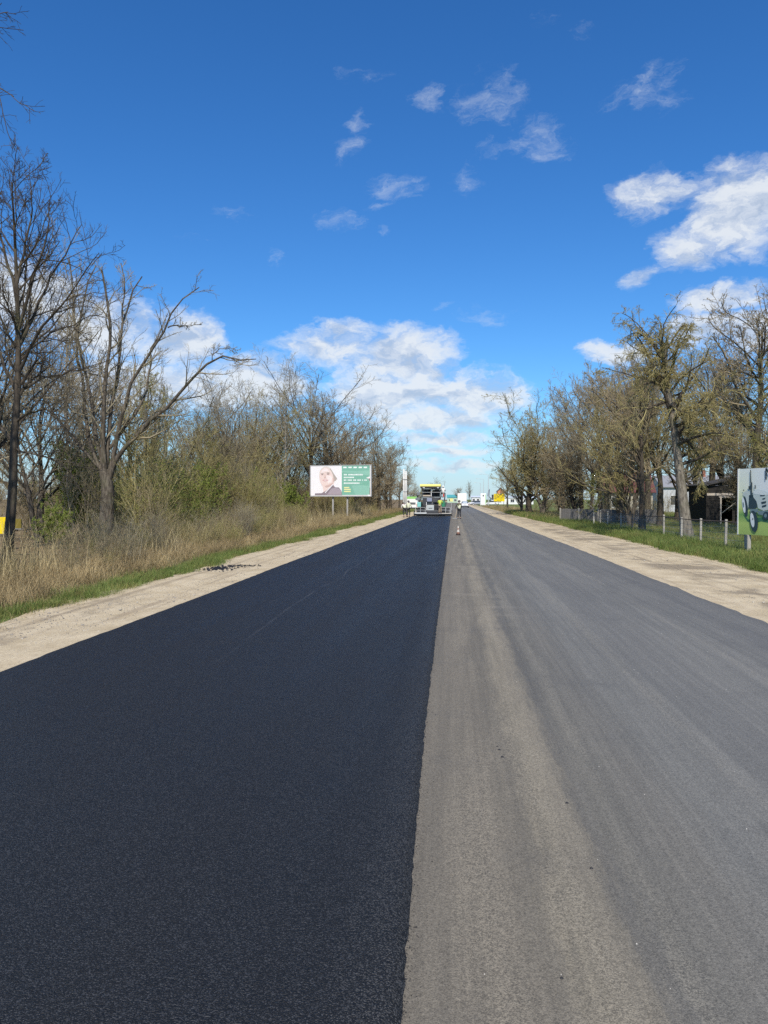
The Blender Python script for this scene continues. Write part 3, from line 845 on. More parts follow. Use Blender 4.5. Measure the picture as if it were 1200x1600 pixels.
bushy = grow(29, 9, .14, crown=.10, n1=16, len1=.46, ang1=44, up1=.8, lead=.5, fan=True, twig=.009, mats=('bark_dark', 'twig_brown'), stems=3, per2=8, per3=6, per4=4, buds=(1, .035, 'bud_brown'), wander=.15)

def height(py, Y): return CAM_H + (780 - py) / 1200 * Y + 0.07
def put(kind, name, px, Y, top, label, Hk, wid=1.0, rz=None, group=None, cat='tree'):
    s = height(top, Y) / kind[3]
    rz = rng.uniform(0, 6.28) if rz is None else rz
    return tree(name, kind, (PX(px, Y), Y, -.07), rz, (s * wid, s * wid, s), label, cat, group)
# left row
put(aspen, 'slender_tree', 108, 41, 405, 'slender pale-stemmed bare tree close behind the pollarded tree', 12)
put(lime2, 'bare_tree', 62, 33, 455, 'twin-stemmed bare tree between the edge tree and the pollarded tree', 12)
put(lime, 'bare_tree', -25, 27, 330, 'bare tree cut by the photo\'s left border, behind the edge tree', 12)
put(sapl, 'leaning_tree', 222, 40, 560, 'thin greenish tree just right of the pollarded trunk', 9, rz=1.0)
put(aspen, 'slender_tree', 258, 43, 585, 'slim leaning bare tree under the pollarded tree\'s long limb', 12, 1.2, rz=2.0)
put(lime2, 'bare_tree', 300, 52, 590, 'bare grey tree right of the long pollarded limb', 12, 1.1)
put(lime, 'bare_tree', 362, 58, 583, 'round-headed bare grey tree halfway between pollarded tree and portrait billboard', 12, 1.1)
put(sapl, 'leaning_tree', 335, 50, 655, 'low olive-twigged tree in the thicket under the long pollarded limb', 9, 1.2)
put(willow, 'willow_tree', 425, 84, 610, 'olive-brown tree left behind the portrait billboard', 10, 1.0)
put(aspen, 'slender_tree', 446, 78, 600, 'thin-topped bare tree just left of the tallest tree behind the billboard', 12, 1.2)
put(lime, 'tall_tree', 487, 86, 552, 'tallest bare tree standing straight behind the portrait billboard', 12, 1.15, rz=.5)
put(oak, 'bare_tree', 528, 90, 602, 'bare dark tree with arching limbs above the right half of the portrait billboard', 12, .8)
put(lindn, 'bare_tree', 556, 104, 655, 'brown bare tree behind the portrait billboard\'s right edge', 12, .8)
put(lime, 'bare_tree', 592, 108, 655, 'dense bare tree just right of the portrait billboard', 12, 1.15, rz=2.2)
put(lindn, 'bare_tree', 610, 135, 690, 'brown bare tree behind the twin concrete poles', 12, .95)
put(oak, 'bare_tree', 624, 170, 716, 'small distant brown tree just left above the parked green and white van', 12, .8)
put(lindn, 'bare_tree', 634, 215, 738, 'far brown tree right of the twin concrete poles', 12, .9)
put(oak, 'bare_tree', 645, 270, 752, 'farthest brown tree of the left row, before the paver', 12, .9)
put(willow, 'willow_tree', 366, 66, 655, 'low olive bushy tree in the thicket left of the billboard', 10, 1.2)
put(willow, 'willow_tree', 280, 47, 665, 'low olive bushy tree below the long pollarded limb', 10, 1.1)
put(willow, 'willow_tree', 458, 88, 668, 'bushy olive tree touching the portrait billboard\'s left edge', 10, 1.1)
put(lindn, 'bare_tree', 205, 58, 600, 'brown twiggy tree seen through the pollarded tree\'s limbs', 12, .9)
put(lindn, 'bare_tree', 20, 45, 560, 'brown twiggy tree low behind the tree at the left edge', 12, .9)

# right side: big tree by the fence
hero('roadside_tree', 31, [(1074, 842), (1068, 790), (1062, 740), (1052, 660), (1042, 600), (1040, 560), (1043, 525)], 39.0, 0.28,
     [([(1052, 660), (1040, 610), (1020, 570), (1000, 530), (985, 520)], .14, .02, 1.0),
      ([(1050, 650), (1030, 600), (1008, 600), (985, 620)], .10, .015, -1.2),
      ([(1042, 600), (1052, 565), (1060, 535), (1072, 510)], .10, .015, .5),
      ([(1041, 570), (1022, 540), (1000, 522), (980, 525)], .09, .015, .8),
      ([(1048, 640), (1075, 600), (1095, 570), (1110, 560)], .10, .015, 1.0),
      ([(1058, 690), (1078, 650), (1100, 620)], .08, .03, -1.2),
      ([(1046, 625), (1010, 640), (980, 660), (965, 690)], .08, .012, -1.0),
      ([(1041, 560), (1030, 530), (1035, 512), (1030, 500)], .07, .01, .3),
      ([(1043, 545), (1058, 520), (1066, 508), (1075, 515)], .06, .01, -.5),
      ([(1045, 610), (1040, 580), (1030, 555), (1012, 548)], .07, .012, -2.0),
      ([(1052, 665), (1075, 660), (1095, 680), (1105, 710)], .07, .012, 1.8)],
     'big pale-trunked tree with dense olive twigs standing at the wire fence', n1=24, crown=.36, H=11.5, len1=.28, ang1=68, up1=.05, len2=.42, len3=.48, len4=.58, per2=9, per3=6, per4=5,
     twig=.0075, mats=('bark_mid', 'twig_olive'), limb_mat='bark_dark', top=.2, wander=.16, droop=.9, buds=(2, .026, 'bud_olive'))
put(lindn, 'bare_tree', 1180, 47, 470, 'tall dark-trunked bare tree rising behind the tractor billboard', 12, .95, rz=.7)
put(lime, 'bare_tree', 1128, 74, 560, 'bare tree between the big fence tree and the tractor billboard', 12, 1.1)
put(lindn, 'leaning_tree', 1003, 46, 560, 'dark crooked tree left of the big fence tree', 12, .7, rz=2.4)
put(lime, 'bare_tree', 1032, 56, 545, 'dark-trunked bare tree just behind the big fence tree', 12, 1.0)
put(oak, 'bare_tree', 1086, 70, 585, 'bare tree right behind the big fence tree, beside the dark shed', 12, .6)
put(lindn, 'bare_tree', 968, 62, 580, 'dense brown tree in front of the red-roofed house', 12, .85)
put(willow, 'willow_tree', 985, 56, 598, 'olive twiggy tree left beside the big fence tree\'s crown', 10, .85)
put(lime, 'bare_tree', 938, 70, 592, 'bare tree above the far end of the wire fence', 12, 1.0)
put(lindn, 'bare_tree', 908, 78, 598, 'brown bare tree above the grey board fence', 12, .75)
put(oak, 'bare_tree', 880, 92, 640, 'bare brown tree between the grey board fence and the spreading olive tree', 12, .8)
put(spread, 'spreading_tree', 826, 96, 632, 'wide spreading olive-green tree nearest the road at the far right verge', 12, 1.1, rz=1.9)
put(willow, 'willow_tree', 816, 108, 690, 'low olive-green tree growing under the spreading olive tree', 10, .8)
put(willow, 'willow_tree', 848, 94, 672, 'rounded olive tree directly right of the spreading olive tree', 10, .95)
put(lindn, 'bare_tree', 850, 106, 660, 'brown tree behind the spreading olive tree', 12, .7)
put(oak, 'bare_tree', 1060, 72, 600, 'brown bare tree farther back behind the big fence tree', 12, .9)
put(lime, 'bare_tree', 1155, 72, 575, 'bare tree behind the dark shed', 12, 1.1)
put(sapl, 'young_tree', 1210, 42, 560, 'thin young tree at the right border behind the tractor billboard', 9, 1.2)
for i, (k, px, Y, tp, wd, lab) in enumerate((
    
(bushy, 900, 74, 672, .9, 'low brown twiggy tree behind the grey board fence'), (bushy, 872, 110, 690, .8, 'low brown bushy tree right of the spreading olive tree'),
    (lindn, 1112, 72, 548, .9, 'tall brown tree rising over the dark shed'), (lindn, 1012, 68, 560, .8, 'tall brown tree behind the crooked dark tree'), (lindn, 948, 80, 596, .8, 'tall brown tree left above the red-roofed house'),
    (bushy, 1150, 56, 655, .8, 'low brown tree directly left of the tractor billboard\'s upper corner'),
    (oak, 925, 96, 622, .8, 'broad brown tree far behind the fence corner'))):
    put(k, 'twiggy_tree', px, Y, tp, lab, 12, wd)
for i, (k, px, Y, tp, wd, lab) in enumerate((
    (bushy, 150, 44, 640, .9, 'low brown twiggy tree right behind the pollarded trunk'), (bushy, 318, 56, 640, .9, 'low brown twiggy tree below the tip of the long limb'),
    (bushy, 400, 82, 650, .8, 'brown twiggy tree left of the tall tree behind the billboard'), (lindn, 510, 96, 615, .8, 'brown tree between the tallest tree and the dark arching tree'),
    (bushy, 500, 92, 690, .9, 'low brown tree peeping over the portrait billboard'), (bushy, 545, 96, 695, .9, 'low brown tree over the green half of the portrait billboard'), (bushy, 575, 104, 700, .8, 'low brown tree at the portrait billboard\'s right edge'), (bushy, 605, 120, 712, .8, 'low brown tree between billboard and twin concrete poles'),
    (lindn, 150, 62, 560, .8, 'tall brown tree far behind the pollarded tree'), (lime2, 395, 84, 600, .9, 'bare grey tree left of the thin-topped tree'))):
    put(k, 'twiggy_tree', px, Y, tp, lab, 12, wd)
birch = grow(33, 5, .05, crown=.25, n1=14, len1=.36, ang1=45, up1=.6, twig=.006, mats=('bark_birch', 'twig_olive'), per2=5, per3=5, per4=3, buds=(3, .045, 'bud_green'))
put(birch, 'young_birch', 928, 57, 738, 'young white-stemmed tree with first pale leaves at the fence corner', 5, 1.1)
put(lindn, 'far_tree', 793, 150, 728, 'small brown tree right of the yellow board', 12, .8)
# far down the road
put(oak, 'far_tree', 677, 330, 747, 'dome-shaped brown tree far behind the paver\'s yellow canopy', 12, 1.0)
put(lime, 'far_tree', 733, 300, 752, 'pale far tree right above the white box truck', 12, .8)
put(lindn, 'far_tree', 716, 380, 762, 'low far tree peeping over the white box truck', 12, 1.0)
put(willow, 'far_tree', 655, 360, 757, 'low far tree left of the paver\'s canopy', 10, 1.2)

# understorey shrubs
def shrub(seed, H, n, spread_, mats, buds=None, twig=.006):
    rs = np.random.default_rng(seed)
    K = 9
    base = np.c_[rs.normal(0, .28, (n, 2)), np.zeros(n)]
    d = np.c_[rs.normal(0, spread_, (n, 2)), np.ones(n)]; d /= np.linalg.norm(d, axis=1, keepdims=True)
    L = H * rs.uniform(.6, 1.05, n)
    pts = np.empty((n, K, 3)); pts[:, 0] = base
    for k in range(1, K):
        d = d + rs.normal(0, .07, (n, 3)); d[:, 2] += .03; d /= np.linalg.norm(d, axis=1, keepdims=True)
        pts[:, k] = pts[:, k - 1] + d * (L / (K - 1))[:, None]
    rad = (.006 + .004 * H * rs.random(n) ** 2)[:, None] * np.linspace(1, .3, K)[None]
    def lev(par, rad, per, frac, ang, K, tip):
        pl = np.linalg.norm(np.diff(par, axis=1), axis=2).sum(1); ln = np.repeat(pl, per)
        return spawn(rs, par, rad, per, (.18, 1), lambda t: ln * frac * (1.1 - .6 * t), ang, 12, .5, .12, K, .6, .02, tip, .4)
    P2, Q2 = lev(pts, rad, 6, .34, 32, 5, twig)
    P3, Q3 = lev(P2, Q2, 5, .42, 38, 4, twig * .7)
    V, F = join([sweep(pts, rad, 4), sweep(P2, Q2, 3), sweep(P3, Q3, 3)])
    me = np_mesh('shrub', V, F, MATS[mats])
    if buds:
        b = buds_mesh('shrub_buds', rs, P3, buds[0], buds[1], MATS[buds[2]])
        n0_ = len(me.vertices)
        V2 = np.empty(len(b.vertices) * 3, np.float32); b.vertices.foreach_get('co', V2); V2 = V2.reshape(-1, 3)
        F2 = np.arange(len(V2)).reshape(-1, 4)
        mi = np.r_[np.zeros(len(F), int), np.ones(len(F2), int)]
        me = np_mesh('shrub', np.concatenate([V, V2]), np.concatenate([F, F2 + len(V)]), [MATS[mats], MATS[buds[2]]], True, mi)
    return me
sh = [shrub(51, 4.5, 20, .16, 'twig_olive', (1, .03, 'bud_olive')), shrub(52, 5.0, 18, .13, 'twig_grey'), shrub(53, 3.8, 24, .2, 'twig_olive', (2, .035, 'bud_green')),
      shrub(54, 4.2, 20, .18, 'twig_brown', (1, .03, 'bud_brown')), shrub(55, 3.0, 22, .22, 'twig_olive', (5, .04, 'leaf_green'))]
rs = np.random.default_rng(61)
pos = []; idx = []; sc = []
for i in range(330):
    Y = 22 + 110 * rs.random() ** 1.1
    X = -12.2 - abs(rs.normal(0, 4.5)) - 0.6 * rs.random()
    if X < -0.66 * Y - 3: continue
    if 68 < Y < 77 and X > -14: X -= 3
    ppx = 708 + 1200 * X / Y
    if Y < 80.5 and 425 < ppx < 592: continue
    if Y < 33 and 125 < ppx < 215: continue
    if Y < 26 or (Y < 32 and ppx < 90): continue
    if Y < 50 and rs.random() < .35: continue
    pos.append((X, Y, -.07))
    k = rs.choice(5, p=[.28, .15, .30, .12, .15]); idx.append(k)
    s = rs.uniform(.55, 1.25) * (0.7 if X > -13 else 1.0); sc.append((s * 1.1, s * 1.1, s))
n = len(pos)
scatter('undergrowth', sh, pos, np.c_[np.zeros((n, 2)), rs.uniform(0, 6.28, n)], sc, idx, 'tangled olive-brown thicket of leafless shrubs under the left trees')
def bush(name, me, px, Y, h, label, k):
    e = link(name, me); e.location = (PX(px, Y), Y, -.07); e.rotation_euler = (0, 0, k); e.scale = (h,) * 3
    tag(e, label, 'bush')
leafy = [shrub(56, 3.2, 26, .2, 'twig_olive', (9, .045, 'leaf_green')), shrub(57, 2.6, 26, .24, 'twig_olive', (10, .05, 'leaf_green'))]
bush('leafy_bush', leafy[0], 120, 34, 1.35, 'tall yellow-green leafing bush between edge tree and pollarded tree', 1)
bush('leafy_bush', leafy[1], 85, 29, .65, 'low green leafing bush behind the dry reeds near the edge tree', 2)
bush('leafy_bush', leafy[0], 325, 46, 1.2, 'bright green leafing bush halfway along the left thicket', 3)
bush('leafy_bush', leafy[1], 452, 62, 1.25, 'dark green bush in the thicket left of the portrait billboard', 4)
bush('leafy_bush', leafy[0], 250, 52, 1.5, 'green leafing bush right behind the pollarded trunk', 5)
bush('leafy_bush', leafy[1], 372, 52, 1.3, 'rounded green bush low in the middle of the left thicket', 6)
# low scrub growing out of the dry grass
pos = []; idx = []; sc = []
for i in range(330):
    Y = 15 + 85 * rs.random() ** 1.3
    X = -9.2 - 3.4 * rs.random()
    ppx = 708 + 1200 * X / Y
    if 470 < ppx < 592 and Y < 77: continue
    if ppx < 75 and Y < 27: continue
    if Y < 30 and rs.random() < .45: continue
    pos.append((X, Y, -.07)); idx.append(rs.choice(4, p=[.35, .25, .2, .2])); s = rs.uniform(.12, .40); sc.append((s * 1.4, s * 1.4, s))
n = len(pos)
scatter('scrub', sh[:4], pos, np.c_[np.zeros((n, 2)), rs.uniform(0, 6.28, n)], sc, idx, 'low leafless scrub standing in the dry grass on the left')
# right-hand brush behind the fence
pos = []; idx = []; sc = []
for i in range(36):
    Y = rs.uniform(62, 130); X = 12.6 + abs(rs.normal(0, 9))
    if Y < 70 and 18 < X < 28: continue
    if abs(Y - 58) < 4 and X < 15: continue
    pos.append((X, Y, -.07)); idx.append(rs.choice(4, p=[.2, .35, .1, .35])); s = rs.uniform(.35, .75); sc.append((s, s, s))
n = len(pos)
scatter('brushwood', sh[:4], pos, np.c_[np.zeros((n, 2)), rs.uniform(0, 6.28, n)], sc, idx, 'brown leafless brush behind the right-hand fences')

def merged(ms):
    V = []; F = []; o = 0
    for me in ms[:2]:
        v = np.empty(len(me.vertices) * 3, np.float32); me.vertices.foreach_get('co', v); v = v.reshape(-1, 3)
        f = np.empty(len(me.loops), np.int32); me.loops.foreach_get('vertex_index', f); F.append(f.reshape(-1, 4) + o); V.append(v); o += len(v)
    return np_mesh('woodland_tree', np.concatenate(V), np.concatenate(F), MATS['twig_brown'])
pos = []; sc = []
for i in range(420):
    Y = rs.uniform(170, 620); sd = rs.random() < .45
    X = (-30 - .08 * Y - rs.exponential(60)) if sd else (50 + .14 * Y + rs.exponential(80))
    pos.append((X, Y, -.07)); s_ = rs.uniform(.55, .95); sc.append((s_, s_, s_))
n = len(pos)
scatter('woodland', [merged(lindn), merged(bushy), merged(oak)], pos, np.c_[np.zeros((n, 2)), rs.uniform(0, 6.28, n)], sc, rs.integers(0, 3, n), 'distant brown leafless woodland closing the horizon on both sides')
# ------------------------------------------------------------------ grass
def tuft(seed, n, h, w, spread_, bend, mat, segs=3):
    rs = np.random.default_rng(seed)
    b = np.c_[rs.normal(0, spread_, (n, 2)), np.zeros(n)]
    az_ = rs.uniform(0, 6.28, n); L = h * rs.uniform(.5, 1.15, n)
    dirh = np.c_[np.cos(az_), np.sin(az_), np.zeros(n)]
    side = np.c_[-np.sin(az_), np.cos(az_), np.zeros(n)]
    bd = bend * rs.uniform(.2, 1.3, n)
    rows = []
    for k in range(segs + 1):
        t = k / segs
        c = b + dirh * (L * bd * t * t)[:, None] + np.c_[np.zeros((n, 2)), L * (t - .35 * bd * t * t)]
        wk = w * (1 - t * .9)
        rows.append(c - side * wk / 2); rows.append(c + side * wk / 2)
    V = np.stack(rows, 1)
    F = []
    m = 2 * (segs + 1)
    for k in range(segs): F.append([2 * k, 2 * k + 1, 2 * k + 3, 2 * k + 2])
    F = (np.array(F)[None] + (np.arange(n) * m)[:, None, None]).reshape(-1, 4)
    return np_mesh('tuft', V.reshape(-1, 3), F, MATS[mat], True)
gr = [tuft(70 + i, 26, .13 + .03 * i, .007, .07, .8, 'grass_green') for i in range(3)] + [tuft(75, 20, .2, .007, .09, .9, 'grass_olive')]
dry = [tuft(80 + i, 24, .36 + .10 * i, .008, .14, 1.0, 'grass_dry') for i in range(3)]
reed = [tuft(90 + i, 9, 1.0 + .25 * i, .011, .22, .5, 'reed_dry', 4) for i in range(3)]
def sow(name, srcs, n, yr, xf, label, probs=None, smin=.7, smax=1.3, pw=1.6, grow_=0.0, seed=0, gaps=0):
    rs = np.random.default_rng(seed)
    Y = yr[0] + (yr[1] - yr[0]) * rs.random(n) ** pw
    X = xf(Y, rs)
    keep = (np.abs(X + .09 * Y) < .56 * Y + 3)
    if gaps:
        f_ = np.sin(X * 2.1 + Y * .7) + np.sin(Y * 1.9 - X * 1.3) + .8 * np.sin(Y * .43 + 1)
        keep &= (f_ > -.7) | (rs.random(n) < .25)
    X, Y = X[keep], Y[keep]; n = len(X)
    s = rs.uniform(smin, smax, n) * (1 + grow_ * np.clip(Y / 60, 0, 2))
    idx = rs.choice(len(srcs), n, p=probs)
    rot = np.c_[rs.normal(0, .1, n), rs.normal(0, .1, n), rs.uniform(0, 6.28, n)]
    sc = np.c_[s * 1.2, s * 1.2, s * rs.uniform(.75, 1.2, n)]
    return scatter(name, srcs, np.c_[X, Y, np.full(n, -.075)], rot, sc, idx, label)
def louter(Y): return np.interp(Y, *zip(*LOUT))
def router(Y): return np.interp(Y, *zip(*ROUT))
patch = lambda X, Y, k: np.sin(Y * .9 + k) * .15 + np.sin(Y * .31 + 2 * k) * .2
sow('green_grass', gr, 6500, (9, 120), lambda Y, r: louter(Y) + .2 - 1.2 * r.beta(1.2, 1.8, len(Y)) + patch(0, Y, 1) * 1.0, 'bright green grass strip between the left verge and the dry grass',
    [.35, .3, .15, .2], grow_=.6, smin=.45, smax=1.2, seed=1, gaps=1)
sow('dry_grass', dry, 6000, (11, 130), lambda Y, r: louter(Y) - .85 - 3.6 * r.beta(1.1, 1.7, len(Y)) + patch(0, Y, 2), 'dead straw-coloured grass along the left thicket', [.45, .35, .2], smin=.35, smax=1.25, grow_=.3, seed=2)
sow('dry_reeds', reed, 1500, (15, 110), lambda Y, r: louter(Y) - 2.1 - 4.5 * r.beta(1.2, 1.8, len(Y)) + patch(0, Y, 3), 'tall dry reed stalks in front of the left trees', smin=.35, smax=1.35, seed=3, gaps=2)
sow('green_verge_grass', gr, 11000, (17, 110), lambda Y, r: router(Y) - .25 + 3.0 * r.beta(1.3, 1.5, len(Y)) + patch(0, Y, 4) * .6, 'green grass between the right verge and the wire fence',
    [.3, .3, .25, .15], grow_=.6, smin=.8, smax=1.7, seed=4)
sow('yard_grass', gr, 6000, (22, 120), lambda Y, r: 11 + 22 * r.beta(.9, 1.6, len(Y)), 'patchy short grass behind the wire fence', [.2, .2, .1, .5], grow_=.6, seed=5)
sow('olive_grass', [gr[3], dry[0]], 2600, (70, 200), lambda Y, r: router(Y) + .1 + 6 * r.beta(1, 1.6, len(Y)), 'rough olive grass beyond the grey board fence', [.6, .4], smin=1.2, smax=2.4, seed=6, pw=1.1)

def gravel():
    rs = np.random.default_rng(99)
    src = []
    for i in range(3):
        bm = bmesh.new(); bmesh.ops.create_icosphere(bm, subdivisions=1, radius=1)
        for v in bm.verts: v.co *= rs.uniform(.7, 1.2); v.co.z *= .6
        me = bpy.data.meshes.new('stone'); bm.to_mesh(me); bm.free()
        me.materials.append(plain('stone_%d' % i, [(.30, .27, .23), (.42, .38, .31), (.16, .145, .13)][i], .9)); src.append(me)
    n = 9000
    Y = 9 + 42 * rs.random(n) ** 1.5
    left = rs.random(n) < .55
    X = np.where(left, -4.95 - 2.3 * rs.random(n), 4.95 + 3.3 * rs.random(n))
    s = rs.uniform(.004, .013, n) * (1 + 1.6 * (rs.random(n) < .03))
    scatter('gravel', src, np.c_[X, Y, np.full(n, -.034)], np.c_[np.zeros((n, 2)), rs.uniform(0, 6.28, n)], np.c_[s, s, s], rs.integers(0, 3, n), 'loose small stones lying on the sandy verges')
gravel()
sow('verge_weeds', [gr[0], gr[3], dry[0]], 420, (10, 60), lambda Y, r: np.where(r.random(len(Y)) < .5, louter(Y) + .9 * r.beta(1, 3, len(Y)), router(Y) - 1.0 * r.beta(1, 3, len(Y))), 'small weeds straying onto the sandy verges', [.4, .3, .3], smin=.25, smax=.6, seed=12)
# ------------------------------------------------------------------ built things
WHITE = mat_paint('white_paint', (.78, .78, .76)); BLACK = plain('black_metal', (.018, .018, .02), .5)
DGREY = plain('dark_grey_metal', (.07, .072, .078), .5, .3); MGREY = plain('grey_metal', (.32, .33, .34), .45, .3)
LGREY = plain('light_grey_metal', (.50, .52, .52), .45); RUBBER = plain('rubber', (.02, .02, .02), .85)
YELLOW = mat_paint('yellow_paint', (.80, .60, .03)); PALEY = mat_paint('pale_yellow_paint', (.86, .76, .22)); TEAL = mat_paint('teal_paint', (.22, .55, .52)); GREEN = mat_paint('green_paint', (.03, .22, .12))
LIME = mat_paint('lime_paint', (.28, .62, .16)); BEIGE = plain('beige_board', (.46, .40, .32), .7); GLASS = mat_glass('car_glass'); PALEGLASS = mat_glass('bright_glass', (.35, .4, .45))
REDL = plain('red_lens', (.45, .02, .02), .25); ORANGE = plain('orange_plastic', (.75, .13, .03), .5); STEEL = plain('galvanised_steel', (.42, .43, .44), .5, .6)
CONC = mat_concrete('concrete', (.42, .40, .36), (.60, .58, .53)); CONC_PALE = mat_concrete('pale_concrete', (.55, .55, .53), (.74, .74, .71))
POST = mat_concrete('post_concrete', (.30, .28, .24), (.46, .43, .37))

# --- ray through a photograph point onto an upright panel
class Panel:
    def __init__(s, a, b):
        s.a = np.array([a[0], a[1], 0.]); d = np.array([b[0] - a[0], b[1] - a[1], 0.]); s.L = np.linalg.norm(d); s.d = d / s.L
        s.n = np.array([s.d[1], -s.d[0], 0.])
        if s.n @ (np.array([0, 0, 0.]) - s.a) < 0: s.n = -s.n
    def at(s, px, py, off=0.0):
        r_ = ray(px, py); o = np.array([0, 0, CAM_H]); t = ((s.a - o) @ s.n) / (r_ @ s.n)
        return o + r_ * t + s.n * off
    def p(s, u, z, off=0.0): return s.a + s.d * u + np.array([0, 0, z]) + s.n * off
def flat_print(name, polys, parent, base):
    """printed shapes: list of (points, material); every shape lies on the one before it"""
    mats = []; vs = []; fs = []; mi = []
    for k, (pts, mat) in enumerate(polys):
        if mat not in mats: mats.append(mat)
        b = len(vs); vs += [tuple(np.asarray(p) - base) for p in pts]
        fs.append(tuple(range(b, b + len(pts)))); mi.append(mats.index(mat))
    me = bpy.data.meshes.new(name); me.from_pydata(vs, [], fs)
    for m in mats: me.materials.append(m)
    me.polygons.foreach_set('material_index', mi); me.update()
    return link(name, me, parent)
def ink(name, c): return plain('ink_' + name, c, .55, var=.07, scale=1.2, spec=.3)
def panel_slab(name, pn, u0, u1, z0, z1, t0, t1, mat, parent, base):
    vs = [pn.p(u, z, o) - base for o in (t0, t1) for (u, z) in ((u0, z0), (u1, z0), (u1, z1), (u0, z1))]
    m = MB(); m._add(vs, [(0, 1, 2, 3), (4, 7, 6, 5), (0, 4, 5, 1), (1, 5, 6, 2), (2, 6, 7, 3), (3, 7, 4, 0)])
    return m.build(name, mat, parent)

# --- portrait billboard on the left
def portrait_billboard():
    Ya, Yb = 76.3, 75.0
    a = P(485.3, 780, Ya); b = P(579.5, 780, Yb)
    pn = Panel(a[:2], b[:2])
    base = np.array([(a[0] + b[0]) / 2, (Ya + Yb) / 2, -.07])
    e = empty('billboard', base)
    z0 = pn.at(485, 775)[2]; z1 = pn.at(485, 728)[2]; L = pn.L
    panel_slab('backing_panel', pn, 0, L, z0, z1, -.14, -.02, plain('billboard_back', (.2, .2, .2), .8), e, base)
    panel_slab('poster_sheet', pn, .03, L - .03, z0 + .03, z1 - .03, -.02, 0.0, ink('poster_white', (.83, .80, .79)), e, base)
    for nm, args in (('frame_bar', (-.05, 0, z0 - .05, z1 + .05)), ('frame_bar', (L, L + .05, z0 - .05, z1 + .05)), ('frame_bar', (0, L, z1, z1 + .05)), ('frame_bar', (0, L, z0 - .05, z0))):
        panel_slab(nm, pn, *args, -.16, .03, plain('billboard_frame', (.5, .5, .48), .6), e, base)
    q = lambda x, y, k: pn.at(482 + x / 1200 * 102, 722 + y / 706 * 60, .004 + .003 * k)
    def poly(pts, mat, k): return ([q(x, y, k) for x, y in pts], mat)
    GRN = ink('poster_green', (.20, .44, .33)); GR2 = ink('poster_green_light', (.26, .50, .39)); SK = ink('skin', (.78, .62, .56)); SKL = ink('skin_light', (.83, .73, .69)); SKD = ink('skin_dark', (.60, .43, .38))
    HAIR = ink('hair', (.68, .62, .55)); HD = ink('hair_dark', (.44, .38, .33)); JK = ink('jacket', (.26, .21, .23)); JL = ink('jacket_light', (.38, .32, .35)); EY = ink('eye', (.22, .15, .14)); LIP = ink('lip', (.62, .33, .32))
    TX = ink('poster_text', (.80, .85, .80)); YL = ink('poster_yellow', (.78, .76, .36)); WH = ink('poster_white', (.83, .80, .79))
    woman = [poly([(205, 330), (195, 250), (205, 180), (235, 120), (280, 88), (330, 78), (385, 95), (420, 140), (450, 190), (490, 250), (530, 300), (510, 335), (480, 352), (465, 410), (440, 430), (240, 420)], HAIR, 0),
             poly([(400, 110), (440, 170), (490, 250), (528, 300), (505, 340), (478, 350), (462, 300), (452, 240), (430, 180), (395, 130)], HD, 1),
             poly([(232, 400), (285, 430), (470, 320), (470, 430), (330, 590), (275, 560), (268, 470)], SK, 2),
             poly([(205, 300), (208, 220), (225, 160), (265, 115), (320, 100), (375, 120), (415, 170), (445, 240), (458, 300), (448, 350), (420, 395), (370, 425), (300, 432), (245, 420), (218, 370)], SK, 3),
             poly([(228, 200), (250, 150), (290, 118), (335, 118), (375, 150), (390, 180), (330, 175), (270, 190)], SKL, 4),
             poly([(330, 250), (420, 250), (440, 300), (420, 370), (360, 400), (340, 330)], SKL, 4),
             poly([(216, 218), (240, 202), (275, 203), (290, 215), (262, 214), (238, 216)], HD, 5), poly([(320, 200), (350, 186), (385, 190), (402, 208), (370, 202), (340, 203)], HD, 5),
             poly([(232, 232), (250, 222), (275, 226), (270, 238), (245, 240)], EY, 5), poly([(335, 218), (360, 208), (388, 216), (378, 228), (350, 228)], EY, 5),
             poly([(298, 225), (308, 230), (318, 280), (325, 295), (300, 300), (285, 292), (296, 275)], SKD, 5),
             poly([(255, 330), (290, 322), (310, 328), (345, 322), (372, 332), (330, 350), (290, 352)], LIP, 5), poly([(275, 336), (350, 334), (325, 343), (295, 344)], WH, 6),
             poly([(445, 290), (475, 300), (478, 340), (458, 372), (446, 350)], SKD, 5),
             poly([(300, 445), (420, 395), (452, 372), (440, 430), (330, 470)], SKD, 4),
             poly([(120, 575), (240, 572), (330, 520), (440, 420), (500, 465), (560, 465), (600, 520), (615, 560), (615, 606), (118, 606)], JK, 6),
             poly([(350, 590), (420, 490), (480, 470), (560, 490), (605, 540), (610, 600), (340, 603)], JL, 7),
             poly([(300, 560), (445, 405), (470, 420), (330, 575)], WH, 8), poly([(320, 560), (452, 420), (462, 428), (335, 572)], JK, 9)]
    flat_print('portrait_print', woman, e, base)
    grn = [poly([(612, 66), (1128, 62), (1128, 604), (612, 606)], GRN, 0), poly([(620, 160), (900, 165), (1120, 150), (1120, 250), (800, 200), (620, 190)], GR2, 1), poly([(790, 430), (1000, 420), (1120, 440), (1120, 600), (860, 600)], GR2, 1)]
    rs_ = random.Random(4)
    for (y, h, x0, x1) in ((98, 26, 640, 1090), (232, 26, 650, 1000), (282, 24, 650, 860), (332, 24, 650, 1100), (388, 26, 650, 965)):
        x = x0
        while x < x1:
            wl = rs_.choice((14, 18, 22)); g_ = rs_.choice((5, 6, 6, 26)) if y > 100 else 34
            w2 = wl if y > 100 else 60
            grn.append(poly([(x, y - h / 2), (min(x + w2, x1), y - h / 2), (min(x + w2, x1), y + h / 2), (x, y + h / 2)], TX, 2)); x += w2 + g_
